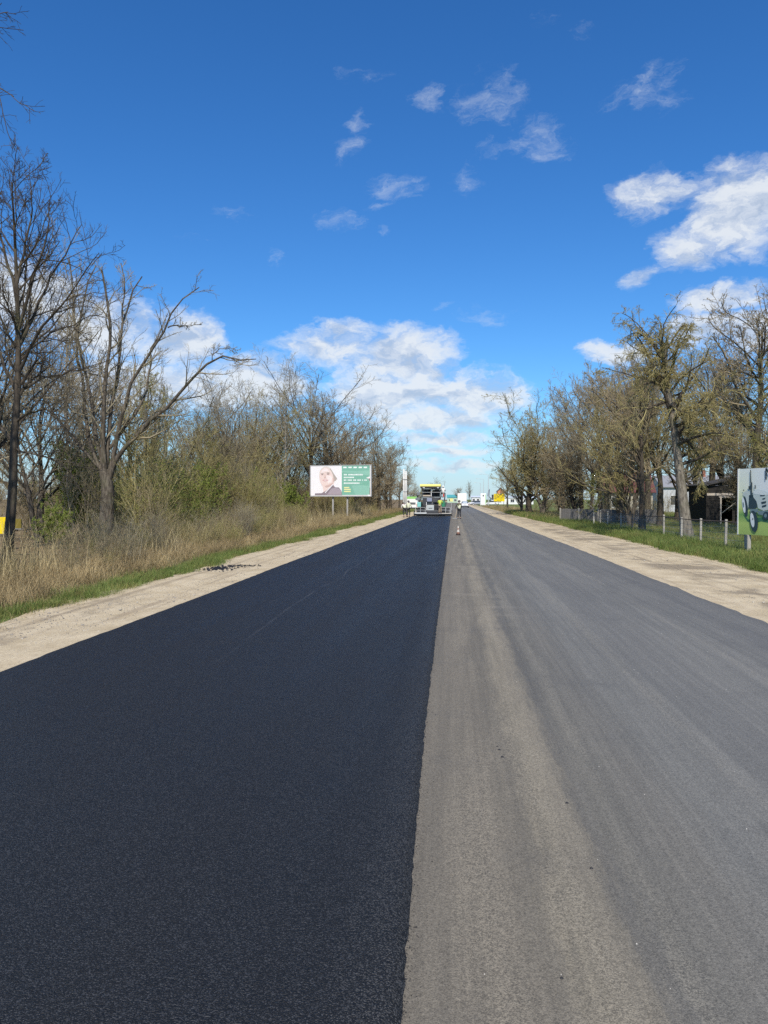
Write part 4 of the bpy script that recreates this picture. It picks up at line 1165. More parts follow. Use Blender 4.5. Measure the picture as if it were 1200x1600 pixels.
    for y in (468, 502, 540):
        grn.append(poly([(655, y - 10), (655 + (95 if y < 500 else 120), y - 10), (655 + (95 if y < 500 else 120), y + 12), (655, y + 12)], YL, 2))
    flat_print('text_print', grn, e, base)
    # torn edge of the sheet
    for tp in [poly([(1060, 290), (1128, 262), (1128, 300), (1100, 305)], WH, 3), poly([(1110, 300), (1132, 298), (1130, 345), (1118, 340)], EY, 4), poly([(1085, 600), (1138, 596), (1140, 622), (1090, 624)], WH, 3),
                              poly([(1108, 78), (1122, 76), (1122, 100), (1112, 102)], EY, 3), poly([(1126, 470), (1134, 470), (1133, 600), (1122, 600)], EY, 4)]: flat_print('torn_paper', [tp], e, base)
    for u in (L * .36, L * .60):
        p_ = pn.p(u, 0, -.3) - base; p_[2] = 0
        MB().box((p_[0], p_[1], (z1 - .3) / 2), (.16, .16, z1 - .3), bev=.015).build('post', plain('billboard_post', (.34, .33, .31), .6), e)
    for z in (z0 + .4, z1 - .4):
        p0 = pn.p(.2, z, -.18) - base; p1 = pn.p(L - .2, z, -.18) - base
        p0[2] += .07; p1[2] += .07
        MB().tube([p0, p1], .04, 6).build('back_rail', STEEL, e)
    tag(e, 'torn billboard with a woman\'s portrait beside a green text panel, left of the road', 'billboard')
portrait_billboard()

# --- tractor billboard at the right border
def tractor_billboard():
    a = P(1153.5, 780, 28.6)
    d = np.array([.40, -.917]); L = 5.0
    pn = Panel(a[:2], a[:2] + d * L)
    base = np.array([a[0] + d[0] * .4, a[1] + d[1] * .4, -.07])
    e = empty('billboard', base)
    z0 = pn.at(1153.5, 834.5)[2]; z1 = pn.at(1153.5, 733)[2]
    panel_slab('backing_panel', pn, 0, L, z0, z1, -.08, -.012, plain('billboard_back', (.2, .2, .2), .8), e, base)
    q = lambda x, y, k: pn.at(1130 + x / 9.41, 710 + y / 9.41, .003 + .003 * k)
    def mat_sheet():
        m, g = new_mat('tractor_sheet')
        p = objpos(g); x, y, z = g.sep(p)
        n = g.noise(p, 1.4, 3, .5)
        h = g.m('ADD', z, g.m('MULTIPLY', n, .5))
        c = g.ramp(g.m('DIVIDE', h, 3.6), [(0.2, (.30, .42, .12)), (0.36, (.42, .55, .16)), (.46, (.16, .34, .10)), (.52, (.50, .62, .20)), (.70, (.74, .80, .60)), (1, (.74, .80, .78))])
        side = g.smooth(g.m('ADD', g.m('MULTIPLY', y, -1.0), g.m('MULTIPLY', n, .6)), .1, 1.1)
        c = g.mix(g.m('MULTIPLY', side, g.smooth(z, 1.4, 2.2)), c, (.74, .79, .78))
        return finish(m, g, c, .5, spec=.3)
    panel_slab('poster_sheet', pn, .0, L, z0, z1, -.012, 0.0, mat_sheet(), e, base)
    panel_slab('edge_trim', pn, -.03, .02, z0 - .01, z1 + .01, -.10, .012, plain('trim_white', (.7, .7, .66), .5), e, base)
    DK = ink('tractor_dark', (.03, .06, .075)); BD = ink('tractor_body', (.50, .58, .55)); BL = ink('tractor_light', (.66, .73, .71)); RM = ink('tractor_rim', (.70, .76, .76)); MD = ink('tractor_mid', (.16, .24, .26)); SH = ink('grass_shadow', (.05, .16, .09))
    def ell(cx, cy, rx, ry, ang=0, n=20):
        return [(cx + rx * math.cos(t) * math.cos(ang) - ry * math.sin(t) * math.sin(ang), cy + rx * math.cos(t) * math.sin(ang) + ry * math.sin(t) * math.cos(ang)) for t in [2 * math.pi * i / n for i in range(n)]]
    def poly(pts, mat, k): return ([q(x, y, k) for x, y in pts], mat)
    pr = [poly([(290, 880), (380, 960), (430, 930), (690, 920), (690, 1010), (560, 985), (500, 1000), (360, 990)], SH, 0),
          poly(ell(325, 770, 36, 150, -.12), DK, 1), poly(ell(305, 745, 22, 118, -.12), RM, 2), poly(ell(300, 740, 10, 40, -.1), MD, 3),
          poly([(290, 600), (300, 560), (360, 520), (400, 540), (420, 640), (370, 790), (350, 700), (330, 620)], BD, 3),
          poly([(385, 600), (450, 590), (500, 690), (500, 790), (440, 800), (375, 800)], DK, 4),
          poly([(440, 545), (500, 515), (590, 525), (655, 560), (690, 580), (690, 810), (600, 830), (520, 790), (495, 690), (450, 630)], BD, 5),
          poly([(440, 545), (500, 515), (590, 525), (660, 565), (690, 590), (600, 600), (520, 590), (460, 580)], BL, 6),
          poly([(545, 600), (620, 595), (618, 610), (560, 615)], DK, 7), poly([(580, 650), (628, 635), (625, 655), (590, 665)], DK, 7), poly([(565, 700), (640, 685), (636, 715), (575, 730)], DK, 7), poly([(575, 755), (645, 735), (640, 765), (582, 780)], DK, 7),
          poly([(520, 830), (690, 830), (690, 890), (610, 900), (520, 880)], MD, 7), poly(ell(640, 900, 48, 58), DK, 8), poly(ell(632, 900, 20, 30), MD, 9),
          poly(ell(460, 985, 58, 160, -.1), DK, 8), poly(ell(438, 965, 28, 108, -.12), RM, 9), poly(ell(446, 950, 7, 16), DK, 10),
          poly([(404, 225), (414, 225), (420, 400), (434, 420), (432, 620), (412, 620), (408, 420), (404, 400)], DK, 8),
          poly([(380, 470), (430, 455), (432, 510), (384, 520)], DK, 9), poly([(470, 450), (484, 450), (486, 505), (472, 505)], DK, 8), poly([(300, 520), (312, 515), (314, 535), (302, 540)], DK, 8),
          poly([(400, 805), (520, 800), (525, 850), (410, 860)], MD, 7)]
    flat_print('tractor_print', pr, e, base)
    # the lettering starts at the picture's border with an M
    LT_ = ink('lettering', (.02, .04, .05))
    flat_print('lettering', [poly([(628, 205), (648, 202), (648, 372), (628, 374)], LT_, 8), poly([(648, 202), (655, 202), (700, 300), (696, 325), (648, 245)], LT_, 8), poly([(700, 300), (745, 195), (752, 195), (752, 235), (704, 325)], LT_, 8), poly([(752, 195), (775, 193), (775, 362), (752, 364)], LT_, 8)], e, base)
    for u in (.45, 3.2):
        p_ = pn.p(u, 0, -.04) - base; p_[2] = 0
        MB().box((p_[0], p_[1], (z0 + .07) / 2), (.13, .13, z0 + .06), rot=(0, 0, .1), bev=.012).build('post', POST, e)
    tag(e, 'low billboard printed with a pale tractor, on posts in the grass at the right border', 'billboard')
tractor_billboard()

# --- wire fence along the right verge
def wire_fence():
    ys = [29.4, 31.6, 34.2, 37.2, 40.4, 43.6, 46.9, 50.2, 53.6, 56.6]
    xs = [10.75 + .08 * math.sin(i * 2.1) - .02 * i for i in range(len(ys))]
    base = (xs[0], ys[0], -.07)
    e = empty('wire_fence', base)
    r_ = random.Random(2)
    tops = []
    for i, (x, y) in enumerate(zip(xs, ys)):
        h = 1.12 + r_.uniform(-.05, .07); tl = r_.uniform(-.03, .03), r_.uniform(-.03, .03)
        mat = POST if i not in (5, 6) else mat_wood('dark_post', (.05, .045, .04), (.11, .10, .085))
        MB().box((x - base[0], y - base[1], h / 2), (.09, .09, h), rot=(tl[0], tl[1], r_.uniform(-.15, .15)), bev=.015).build('post', mat, e)
        tops.append((x - base[0] - .075, y - base[1], h))
    def run(z, sag, rad, nm, mat):
        pts = []
        for i in range(len(tops) - 1):
            for t in np.linspace(0, 1, 5)[:-1]:
                a, b = tops[i], tops[i + 1]
                pts.append((a[0] + (b[0] - a[0]) * t, a[1] + (b[1] - a[1]) * t, z + (a[2] - 1.12) * .6 * (1 - t) + (b[2] - 1.12) * .6 * t - sag * 4 * t * (1 - t)))
        pts.append((tops[-1][0], tops[-1][1], z)); MB().tube(pts, rad, 5).build(nm, mat, e)
    rail = plain('rusty_rail', (.10, .075, .06), .8)
    run(1.06, .01, .022, 'top_rail', rail)
    for z in (.85, .62, .38, .15): run(z, .03, .006, 'wire', STEEL)
    # diamond netting
    V = []; F = []
    for i in range(len(tops) - 1):
        a = np.array(tops[i]); b = np.array(tops[i + 1]); L = np.linalg.norm((b - a)[:2]); d = (b - a) / L; d[2] = 0
        s = -1.0
        while s < L:
            for sg in (1, -1):
                u0, u1 = (s, s + 1.0) if sg > 0 else (s + 1.0, s)
                z0, z1 = .05, 1.04
                def clip(u, z): return u, z
                if u0 < 0 or u1 < 0 or u0 > L or u1 > L:
                    t0 = (np.clip(u0, 0, L) - u0) / (u1 - u0); t1 = (np.clip(u1, 0, L) - u0) / (u1 - u0)
                    zz0 = z0 + (z1 - z0) * t0; zz1 = z0 + (z1 - z0) * t1; uu0, uu1 = np.clip(u0, 0, L), np.clip(u1, 0, L)
                else: uu0, uu1, zz0, zz1 = u0, u1, z0, z1
                p0 = a + d * uu0; p0[2] = zz0; p1 = a + d * uu1; p1[2] = zz1
                o = np.array([-.012, 0, 0]); k = len(V); w = .0022
                for p_ in (p0, p1):
                    V += [p_ + o + (0, -w, -w), p_ + o + (0, w, -w), p_ + o + (-w, 0, w)]
                F += [(k, k + 1, k + 4, k + 3), (k + 1, k + 2, k + 5, k + 4), (k + 2, k, k + 3, k + 5)]
            s += .11
    nt_ = link('netting', np_mesh('netting', np.array(V), np.array(F), STEEL, False), e); nt_['kind'] = 'stuff'
    tag(e, 'low wire fence on pale concrete posts between the right verge and the yard', 'fence')
wire_fence()

def board_fence():
    a = np.array([PX(876, 66), 66.0]); b = np.array([PX(1032, 61), 61.0])
    base = (a[0], a[1], -.07)
    e = empty('board_fence', base)
    d = (b - a); L = np.linalg.norm(d); d /= L; ang = math.atan2(d[1], d[0])
    n = int(L / 1.45); r_ = random.Random(5)
    wood = mat_wood('grey_board', (.10, .095, .088), (.19, .18, .168))
    for i in range(n):
        m = MB(); u = i * L / n
        k = 9; w = L / n / k
        for j in range(k):
            uu = u + (j + .5) * w; h = 1.12 + r_.uniform(-.03, .03)
            m.box((d[0] * uu, d[1] * uu, h / 2 + .04), (w * .94, .022, h), rot=(0, 0, ang))
        for z in (.3, .95): m.box((d[0] * (u + L / n / 2) - d[1] * .035, d[1] * (u + L / n / 2) + d[0] * .035, z), (L / n, .04, .07), rot=(0, 0, ang))
        m.build('fence_panel', wood, e)
    for i in range(n + 1):
        u = i * L / n
        MB().box((d[0] * u + d[1] * .05, d[1] * u - d[0] * .05, .62), (.09, .07, 1.24), rot=(0, 0, ang), bev=.01).build('post', POST, e)
    tag(e, 'low grey board fence with pale posts before the red-roofed house', 'fence')
board_fence()

# --- dark plank shed
def shed():
    Y = 62; x0, x1 = PX(1104, Y), PX(1104, Y) + 6.2
    zt = PZ(1150, 744, Y); ze = PZ(1104, 757, Y)
    base = ((x0 + x1) / 2, Y, -.07); W = x1 - x0; h = W / 2; D = 4.5
    e = empty('plank_shed', base); zt += .07; ze += .07
    wood = mat_wood('tarred_plank', (.012, .011, .010), (.04, .036, .032)); pale = mat_wood('pale_timber', (.36, .31, .25), (.55, .48, .40))
    dx0, dx1, dz = -h + 1.05, -h + 3.6, 2.1
    r_ = random.Random(8)
    z = .05
    while z < ze - .05:
        hh = .2
        if z + hh < dz:
            MB().box((-h + (dx0 + h) / 2, r_.uniform(-.01, .01), z + hh / 2), (dx0 + h - .06, .03, hh - .012)).build('plank', wood, e)
            MB().box(((dx1 + h) / 2, r_.uniform(-.01, .01), z + hh / 2), (h - dx1 - .06, .03, hh - .012)).build('plank', wood, e)
        else:
            MB().box((0, r_.uniform(-.01, .01), z + hh / 2), (W - .06, .03, hh - .012)).build('plank', wood if r_.random() < .8 else pale, e)
        z += hh
    apex = -h + W * .55
    MB().prism([(-h, ze), (h, ze), (apex, zt - .05)], 'y', -.02, .05).build('gable', wood, e)
    MB().box((-h, D / 2, ze / 2), (.05, D, ze)).build('side_wall', wood, e); MB().box((h, D / 2, ze / 2), (.05, D, ze)).build('side_wall', wood, e)
    MB().box((0, D, ze / 2), (W, .05, ze)).build('back_wall', wood, e)
    roofm = plain('roofing_felt', (.045, .042, .04), .9)
    for (xa, xb) in ((-h - .25, apex), (h + .25, apex)):
        m = MB(); s = 1 if xb > xa else -1
        m._add([(xa, -.3, ze - .1), (xb, -.3, zt), (xb, D + .3, zt), (xa, D + .3, ze - .1), (xa, -.3, ze - .02), (xb, -.3, zt + .08), (xb, D + .3, zt + .08), (xa, D + .3, ze - .02)],
               [(0, 1, 2, 3), (4, 7, 6, 5), (0, 4, 5, 1), (1, 5, 6, 2), (2, 6, 7, 3), (3, 7, 4, 0)]); m.build('roof', roofm, e)
    for x in (dx0, dx0 + 1.2, dx1): MB().box((x, -.06, dz / 2), (.11, .09, dz)).build('door_post', pale, e)
    MB().box(((dx0 + dx1) / 2, -.07, dz + .05), (dx1 - dx0 + .3, .09, .1)).build('door_lintel', pale, e)
    m = MB(); m.tube([(dx0 + .1, -.06, .9), (dx0 + 1.1, -.06, 1.7)], .03, 5); m.build('brace', pale, e)
    for i in range(4): MB().box((dx0 + 1.3 + i * .28, .9, .85), (.24, .04, 1.6), rot=(0, 0, .2)).build('stored_board', wood, e)
    tag(e, 'dark tarred plank shed with an open doorway beside the tractor billboard', 'shed')
shed()

def house(name, x0, x1, Y, D, ze, zt, wallm, roofm, label, wins, ridge='x', chim=True, cat='house', gablem=None):
    W = x1 - x0; base = ((x0 + x1) / 2, Y, -.07); h = W / 2
    e = empty(name, base)
    w = MB(); w.box((0, D / 2, ze / 2), (W, D, ze)); w.build('wall', wallm, e)
    m = MB(); o = .35; t = .12
    if ridge == 'x':
        for (ya, yb) in ((-o, D / 2), (D + o, D / 2)):
            m._add([(-h - o, ya, ze - .1), (h + o, ya, ze - .1), (h + o, yb, zt), (-h - o, yb, zt), (-h - o, ya, ze + t - .1), (h + o, ya, ze + t - .1), (h + o, yb, zt + t), (-h - o, yb, zt + t)],
                   [(0, 3, 2, 1), (4, 5, 6, 7), (0, 1, 5, 4), (1, 2, 6, 5), (2, 3, 7, 6), (3, 0, 4, 7)])
        gables = [[(s, 0, ze), (s, D, ze), (s, D / 2, zt)] for s in (-h + .02, h - .02)]
    else:
        for (xa, xb) in ((-h - o, 0), (h + o, 0)):
            m._add([(xa, -o, ze - .1), (xb, -o, zt), (xb, D + o, zt), (xa, D + o, ze - .1), (xa, -o, ze + t - .1), (xb, -o, zt + t), (xb, D + o, zt + t), (xa, D + o, ze + t - .1)],
                   [(0, 1, 2, 3), (4, 7, 6, 5), (0, 4, 5, 1), (1, 5, 6, 2), (2, 6, 7, 3), (3, 7, 4, 0)])
        gables = [[(-h, s, ze), (h, s, ze), (0, s, zt)] for s in (.02, D - .02)]
    for gb in gables: MB()._add(gb, [(0, 1, 2)]).build('gable', gablem or wallm, e)
    rf = m.build('roof', roofm, e)
    if chim: MB().box((h * .3, D * .45, zt + .3), (.5, .5, 1.1), bev=.03).build('chimney', plain('brick_red', (.30, .12, .08), .9), rf)
    for (u, z, ww, hh) in wins:
        f = MB()
        f.box((u, -.03, z + hh / 2 + .05), (ww + .16, .1, .1)); f.box((u, -.03, z - hh / 2 - .05), (ww + .16, .1, .1))
        f.box((u - ww / 2 - .04, -.03, z), (.08, .1, hh)); f.box((u + ww / 2 + .04, -.03, z), (.08, .1, hh)); f.box((u, -.03, z), (.06, .08, hh))
        fo = f.build('window', WHITE, e)
        MB().box((u - ww / 4 - .015, -.02, z), (ww / 2 - .04, .03, hh - .01)).build('pane', GLASS, fo); MB().box((u + ww / 4 + .015, -.02, z), (ww / 2 - .04, .03, hh - .01)).build('pane', GLASS, fo)
    tag(e, label, cat)
    return e
PLASTER = mat_concrete('cream_plaster', (.42, .38, .31), (.56, .51, .42)); WPLAST = mat_concrete('white_plaster', (.68, .68, .66), (.80, .80, .78))
REDROOF = plain('red_roof', (.13, .04, .04), .8, scale=6); GREYROOF = plain('grey_roof', (.26, .26, .27), .7, scale=6)
house('red_roofed_house', PX(948, 98), PX(948, 98) + 5.6, 98, 6, PZ(960, 768, 98), PZ(960, 736, 98), PLASTER, REDROOF, 'cream house with a dark red roof seen through the right trees', [(-1.6, 1.6, 1.1, 1.2), (1.5, 1.6, 1.1, 1.2)])
house('white_house', PX(1035, 120), PX(1035, 120) + 11, 120, 8, PZ(1040, 760, 120), PZ(1040, 742, 120), mat_concrete('weathered_plaster', (.40, .41, .42), (.54, .55, .55)), GREYROOF, 'white house with a grey roof behind the big fence tree', [(-3.6, 1.8, 1.4, 1.4), (-.4, 1.8, 1.4, 1.4), (3.2, 1.8, 1.4, 1.4)])
# far along the road
house('teal_roofed_building', PX(699, 420), PX(716, 420), 420, 10, PZ(705, 777, 420), PZ(705, 773, 420), mat_paint('pale_green_wall', (.45, .60, .42)), mat_paint('teal_roof', (.10, .38, .36)), 'low teal-roofed building at the far end of the road', [(-1.5, 1.4, 1.2, 1.2), (1.4, 1.4, 1.2, 1.2)], chim=False, cat='building')
house('white_shop', PX(737, 330), PX(750, 330), 330, 9, PZ(740, 776.5, 330), PZ(740, 774.8, 330), WPLAST, mat_paint('white_roof', (.7, .72, .75)), 'small white flat-roofed building far right of the box truck', [(-.9, 1.5, 1.0, 1.2), (.9, 1.5, 1.0, 1.2)], chim=False, cat='building')
house('orange_house', PX(777, 360), PX(788, 360), 360, 6, PZ(780, 768, 360), PZ(780, 762, 360), plain('orange_wall', (.62, .26, .13), .8), plain('slate_roof', (.10, .11, .14), .7), 'far orange-walled house above the yellow board', [(0, 4.2, .9, 1.2)], ridge='y', chim=False)
house('white_warehouse', PX(768, 300), PX(768, 300) + 16, 300, 12, PZ(780, 777, 300), PZ(780, 775.5, 300), WPLAST, mat_paint('white_roof', (.7, .72, .75)), 'long white warehouse far behind the yellow board', [(-5, 1.4, 1.4, 1.1), (0, 1.4, 1.4, 1.1), (5, 1.4, 1.4, 1.1)], chim=False, cat='warehouse')

# --- twin concrete poles
Yp = 101
e = empty('twin_pole', (PX(632.5, Yp), Yp, -.07))
zt = PZ(632, 733, Yp) + .07
MB().lathe([(.0, 0), (.15, 0), (.135, zt * .5), (.12, zt), (.0, zt)], 12, (-.13, 0, 0)).build('pole', CONC_PALE, e)
MB().lathe([(.0, 0), (.15, 0), (.135, zt * .5), (.12, zt - .25), (.0, zt - .25)], 12, (.16, .02, 0)).build('pole', CONC_PALE, e)
for z in (1.2, 3.0, 4.6): MB().box((.015, 0, z), (.58, .33, .08), bev=.02).build('steel_band', STEEL, e)
tag(e, 'pair of pale concrete poles strapped together left of the paver', 'pole')

# --- yellow boards
def yellow_board():
    Y = 220; x0, x1 = PX(771.5, Y), PX(788.5, Y); z0, z1 = PZ(780, 783.5, Y), PZ(780, 771.5, Y)
    base = ((x0 + x1) / 2, Y, -.07); e = empty('yellow_sign', base); W = x1 - x0; zc = (z0 + z1) / 2 + .07
    MB().box((0, 0, zc), (W, .08, z1 - z0), bev=.02).build('sign_board', mat_paint('sign_yellow', (.85, .62, .0)), e)
    r_ = random.Random(3)
    DKY = plain('sign_ink', (.16, .11, .01), .6)
    for k, zz in enumerate((.75, .38, .0, -.38, -.78)):
        m = MB(); x = -W * (.22 if k in (0, 4) else .40)
        while x < W * (.22 if k in (0, 4) else .40):
            w_ = r_.uniform(.07, .14); m.box((x + w_ / 2, -.046, zc + zz), (w_, .006, .15)); x += w_ + r_.choice((.04, .04, .15))
        m.build('text_line', DKY, e)
    MB().box((-W / 2 - .32, .12, zc + .1), (.5, .06, 1.5)).build('side_board', BLACK, e)
    for x in (-W * .36, W * .42): MB().tube([(x, .08, 0), (x, .08, zc + .8)], .06, 8).build('post', DGREY, e)
    tag(e, 'yellow notice board with dark lettering on posts at the far right verge', 'sign')
yellow_board()
def edge_board():
    Y = 25; x0, x1 = PX(-42, Y), PX(33, Y); z0, z1 = PZ(0, 834, Y), PZ(0, 808, Y)
    base = ((x0 + x1) / 2, Y, -.07); e = empty('yellow_sign', base); W = x1 - x0; zc = (z0 + z1) / 2 + .07
    m_y = mat_paint('sign_yellow', (.85, .62, .0)); dim = plain('olive_board', (.16, .12, .01), .7)
    MB().box((-.24, 0, zc), (W - .5, .05, z1 - z0), bev=.01).build('sign_board', m_y, e)
    MB().box((W / 2 - .24, .02, zc + .06), (.46, .05, .33), bev=.01).build('end_plate', dim, e)
    MB().tube([(-W / 2, 0, zc - .12), (W / 2, 0, zc - .12)], .012, 6).build('rail', STEEL, e)
    for x in (-W * .35, W * .2): MB().tube([(x, .06, 0), (x, .06, zc + .2)], .03, 8).build('post', STEEL, e)
    tag(e, 'yellow board low in the reeds behind the tree at the left edge', 'sign')
edge_board()

# --- street lamps
for i, (px, Y, top) in enumerate(((763, 232, 742), (755.5, 282, 749), (750.5, 332, 755))):
    e = empty('street_lamp', (PX(px, Y), Y, -.07)); H_ = PZ(px, top, Y) + .07
    MB().tube([(0, 0, 0), (0, 0, H_ * .5), (0, 0, H_)], [.13, .10, .07], 8).build('pole', LGREY, e)
    MB().tube([(0, 0, H_ - .05), (-.6, 0, H_ + .15), (-2.0, 0, H_ + .25)], .05, 6).build('arm', LGREY, e)
    MB().box((-2.3, 0, H_ + .24), (.8, .28, .14), bev=.04).build('lamp_head', LGREY, e)
    tag(e, ('tall grey street lamp nearest, above the white advertising pillar', 'grey street lamp second along the far right verge', 'farthest grey street lamp beyond the white advertising pillar')[i], 'street lamp', 'street lamps far along the right verge')
# --- white advertising pillar and dark feather flag
Y = 245
e = empty('advertising_pillar', (PX(755, Y), Y, -.07))
zt = PZ(755, 771, Y) + .07
MB().box((0, 0, zt / 2 + .1), (1.75, .4, zt - .2), bev=.08).build('column', mat_paint('pillar_white', (.82, .83, .80)), e)
MB().box((0, -.01, .15), (2.0, .6, .3), bev=.03).build('plinth', CONC, e)
MB().prism([(-.16, zt - .95), (.16, zt - .95), (.20, zt - .6), (0, zt - .38), (-.20, zt - .6)], 'y', -.215, -.203).build('emblem', BLACK, e)
MB().box((.75, -.205, zt / 2), (.14, .012, zt - .7)).build('green_stripe', LIME, e)
tag(e, 'white advertising pillar with a small dark emblem at the far right verge', 'pillar')
e = empty('feather_flag', (PX(764.5, 238), 238, -.07))
H_ = PZ(764, 763.5, 238) + .07
MB().tube([(0, 0, 0), (0, 0, H_ * .8), (.15, 0, H_)], [.035, .025, .012], 6).build('pole', STEEL, e)
MB().prism([(.0, H_ - 2.6), (-.55, H_ - 2.3), (-.5, H_ - 1.4), (-.2, H_ - .5), (.14, H_ - .02), (.1, H_ - .5)], 'y', -.015, .015).build('cloth', plain('navy_cloth', (.03, .045, .09), .8), e)
tag(e, 'dark blue feather flag between the white pillar and the yellow board', 'flag')

# --- traffic cone on the joint
e = empty('traffic_cone', (PX(716, 40.6), 40.6, .012))
MB().box((0, 0, .02), (.30, .30, .04), bev=.015).build('base', RUBBER, e)
prof = lambda z: .12 - .095 * z / .5
MB().lathe([(.0, .04), (prof(.0), .04), (prof(.16), .18)], 16).build('lower_band', plain('faded_orange', (.28, .14, .095), .7), e)
MB().lathe([(prof(.16), .18), (prof(.30), .32)], 16).build('white_band', plain('cone_white', (.52, .48, .42), .7), e)
MB().lathe([(prof(.30), .32), (prof(.38), .40)], 16).build('middle_band', plain('faded_orange', (.28, .14, .095), .7), e)
MB().lathe([(prof(.38), .40), (prof(.5), .53), (0, .535)], 16).build('tip', plain('cone_white', (.52, .48, .42), .7), e)
e.scale = (.85, .85, .9)
tag(e, 'faded orange and white traffic cone standing on the old lane by the joint', 'traffic cone')

# --- crumbs of asphalt on the left verge and flecks on the road
def crumbs():
    rs = np.random.default_rng(5)
    for nm, c, n, sx, sy, r_, lab in (('spilled_asphalt', G(345, 888, -.03), 170, .24, .42, .03, 'black clot of spilled asphalt crumbs on the left verge'), ('spilled_asphalt', G(378, 884, -.03), 90, .3, .12, .02, 'thin trail of black asphalt crumbs just beyond the larger spill')):
        P0 = np.c_[rs.normal(0, sx, n), rs.normal(0, sy, n), np.zeros(n)]
        m = MB()
        for p_ in P0:
            s = r_ * rs.uniform(.4, 1.5)
            m._add([(p_[0] - s, p_[1], 0), (p_[0] + s * .3, p_[1] - s, 0), (p_[0] + s, p_[1] + s * .5, 0), (p_[0] - s * .2, p_[1] + s, 0), (p_[0] + rs.normal(0, s * .2), p_[1], s * .9)], [(0, 1, 4), (1, 2, 4), (2, 3, 4), (3, 0, 4)])
        o = m.build(nm, plain('asphalt_crumb', (.014, .014, .016), .6)); o.location = c
        tag(o, lab, 'asphalt', kind='stuff')
    spots = [((780, 1172), .020), ((785, 1183), .022), ((886, 1255), .016), ((924, 1357), .014), ((878, 1529), .010), ((777, 1167), .012)]
    m = MB()
    for (x, y), r_ in spots:
        p_ = G(x, y, .008); n = 9
        ring = [(p_[0] + r_ * rs.uniform(.7, 1.3) * math.cos(2 * math.pi * k / n), p_[1] + r_ * rs.uniform(.7, 1.3) * math.sin(2 * math.pi * k / n), .006) for k in range(n)]
        m._add(ring + [(p_[0], p_[1], .018)], [(k, (k + 1) % n, n) for k in range(n)])
    o = m.build('asphalt_debris', plain('asphalt_crumb', (.014, .014, .016), .6)); tag(o, 'small black asphalt crumbs dropped on the old grey lane', 'asphalt', kind='stuff')
    n = 150; m = MB()
    for i in range(n):
        y = 3 + 24 * rs.random() ** 1.4; x = .1 + 4.3 * rs.random(); s = rs.uniform(.002, .005)
        m._add([(x - s, y - s, .009), (x + s, y - s * .6, .009), (x + s * .4, y + s, .009), (x, y, .009 + s)], [(0, 1, 3), (1, 2, 3), (2, 0, 3)])
    o = m.build('white_grit', plain('white_grit', (.48, .46, .42), .8)); tag(o, 'scattered pale grit on the old grey lane', 'grit', kind='stuff')
crumbs()
def joint_crumbs():
    # loose stones of the fresh mix along the open joint and the outer edge
    rs = np.random.default_rng(15)
    n = 9000
    Y = 2.3 + 34 * rs.random(n) ** 1.7
    left = rs.random(n) < .25
    X = np.where(left, np.interp(Y, *zip(*LEFT)) - .03 - .12 * rs.beta(1, 3, n), np.interp(Y, *zip(*SEAM)) + .03 + .25 * rs.beta(.7, 9, n))
    s = rs.uniform(.0012, .0045, n) * np.where(rs.random(n) < .04, 1.7, 1)
    Z = np.where(left, -.02, .008)
    k = np.array([(-1, -.6, 0), (1, -.7, 0), (.2, 1, 0), (0, 0, 1.1)])
    a = rs.uniform(0, 6.28, n); ca, sa = np.cos(a), np.sin(a)
    V = np.empty((n, 4, 3)); V[:, :, 0] = (ca[:, None] * k[:, 0] - sa[:, None] * k[:, 1]) * s[:, None] + X[:, None]
    V[:, :, 1] = (sa[:, None] * k[:, 0] + ca[:, None] * k[:, 1]) * s[:, None] + Y[:, None]; V[:, :, 2] = k[:, 2] * s[:, None] + Z[:, None]
    F = (np.array([(0, 1, 3), (1, 2, 3), (2, 0, 3)])[None] + 4 * np.arange(n)[:, None, None]).reshape(-1, 3)
    o = link('loose_asphalt', np_mesh('loose_asphalt', V.reshape(-1, 3), F, plain('asphalt_crumb', (.014, .014, .016), .6), False))
    tag(o, 'loose black crumbs along the edges of the fresh asphalt', 'asphalt', kind='stuff')
joint_crumbs()
# ------------------------------------------------------------------ vehicles
def wheel(parent, c, r=.32, w=.2):
    t = MB().lathe([(r * .62, -w / 2), (r * .95, -w / 2), (r, -w * .3), (r, w * .3), (r * .95, w / 2), (r * .62, w / 2)], 18, (0, 0, 0), axis='x')
    o = t.build('wheel', RUBBER, parent); o.location = c
    MB().lathe([(0, -w * .35), (r * .5, -w * .4), (r * .63, -w * .48), (r * .63, w * .48), (r * .5, w * .4), (0, w * .35)], 14, (0, 0, 0), axis='x').build('rim', LGREY, o)
def loft(stations, mat, name, parent, mi=None):
    """stations: (y, [(x,z)...]) half outline from bottom to top; mirrored"""
    rings = []
    for y, half in stations:
        ring = [(x, y, z) for x, z in half] + [(-x, y, z) for x, z in reversed(half)]
        rings.append(ring)
    n = len(rings[0]); m = MB(); vs = [v for r_ in rings for v in r_]
    fs = [(i * n + k, i * n + (k + 1) % n, (i + 1) * n + (k + 1) % n, (i + 1) * n + k) for i in range(len(rings) - 1) for k in range(n)]
    fs += [tuple(range(n)), tuple((len(rings) - 1) * n + k for k in range(n - 1, -1, -1))]
    m._add(vs, fs); return m.build(name, mat, parent)
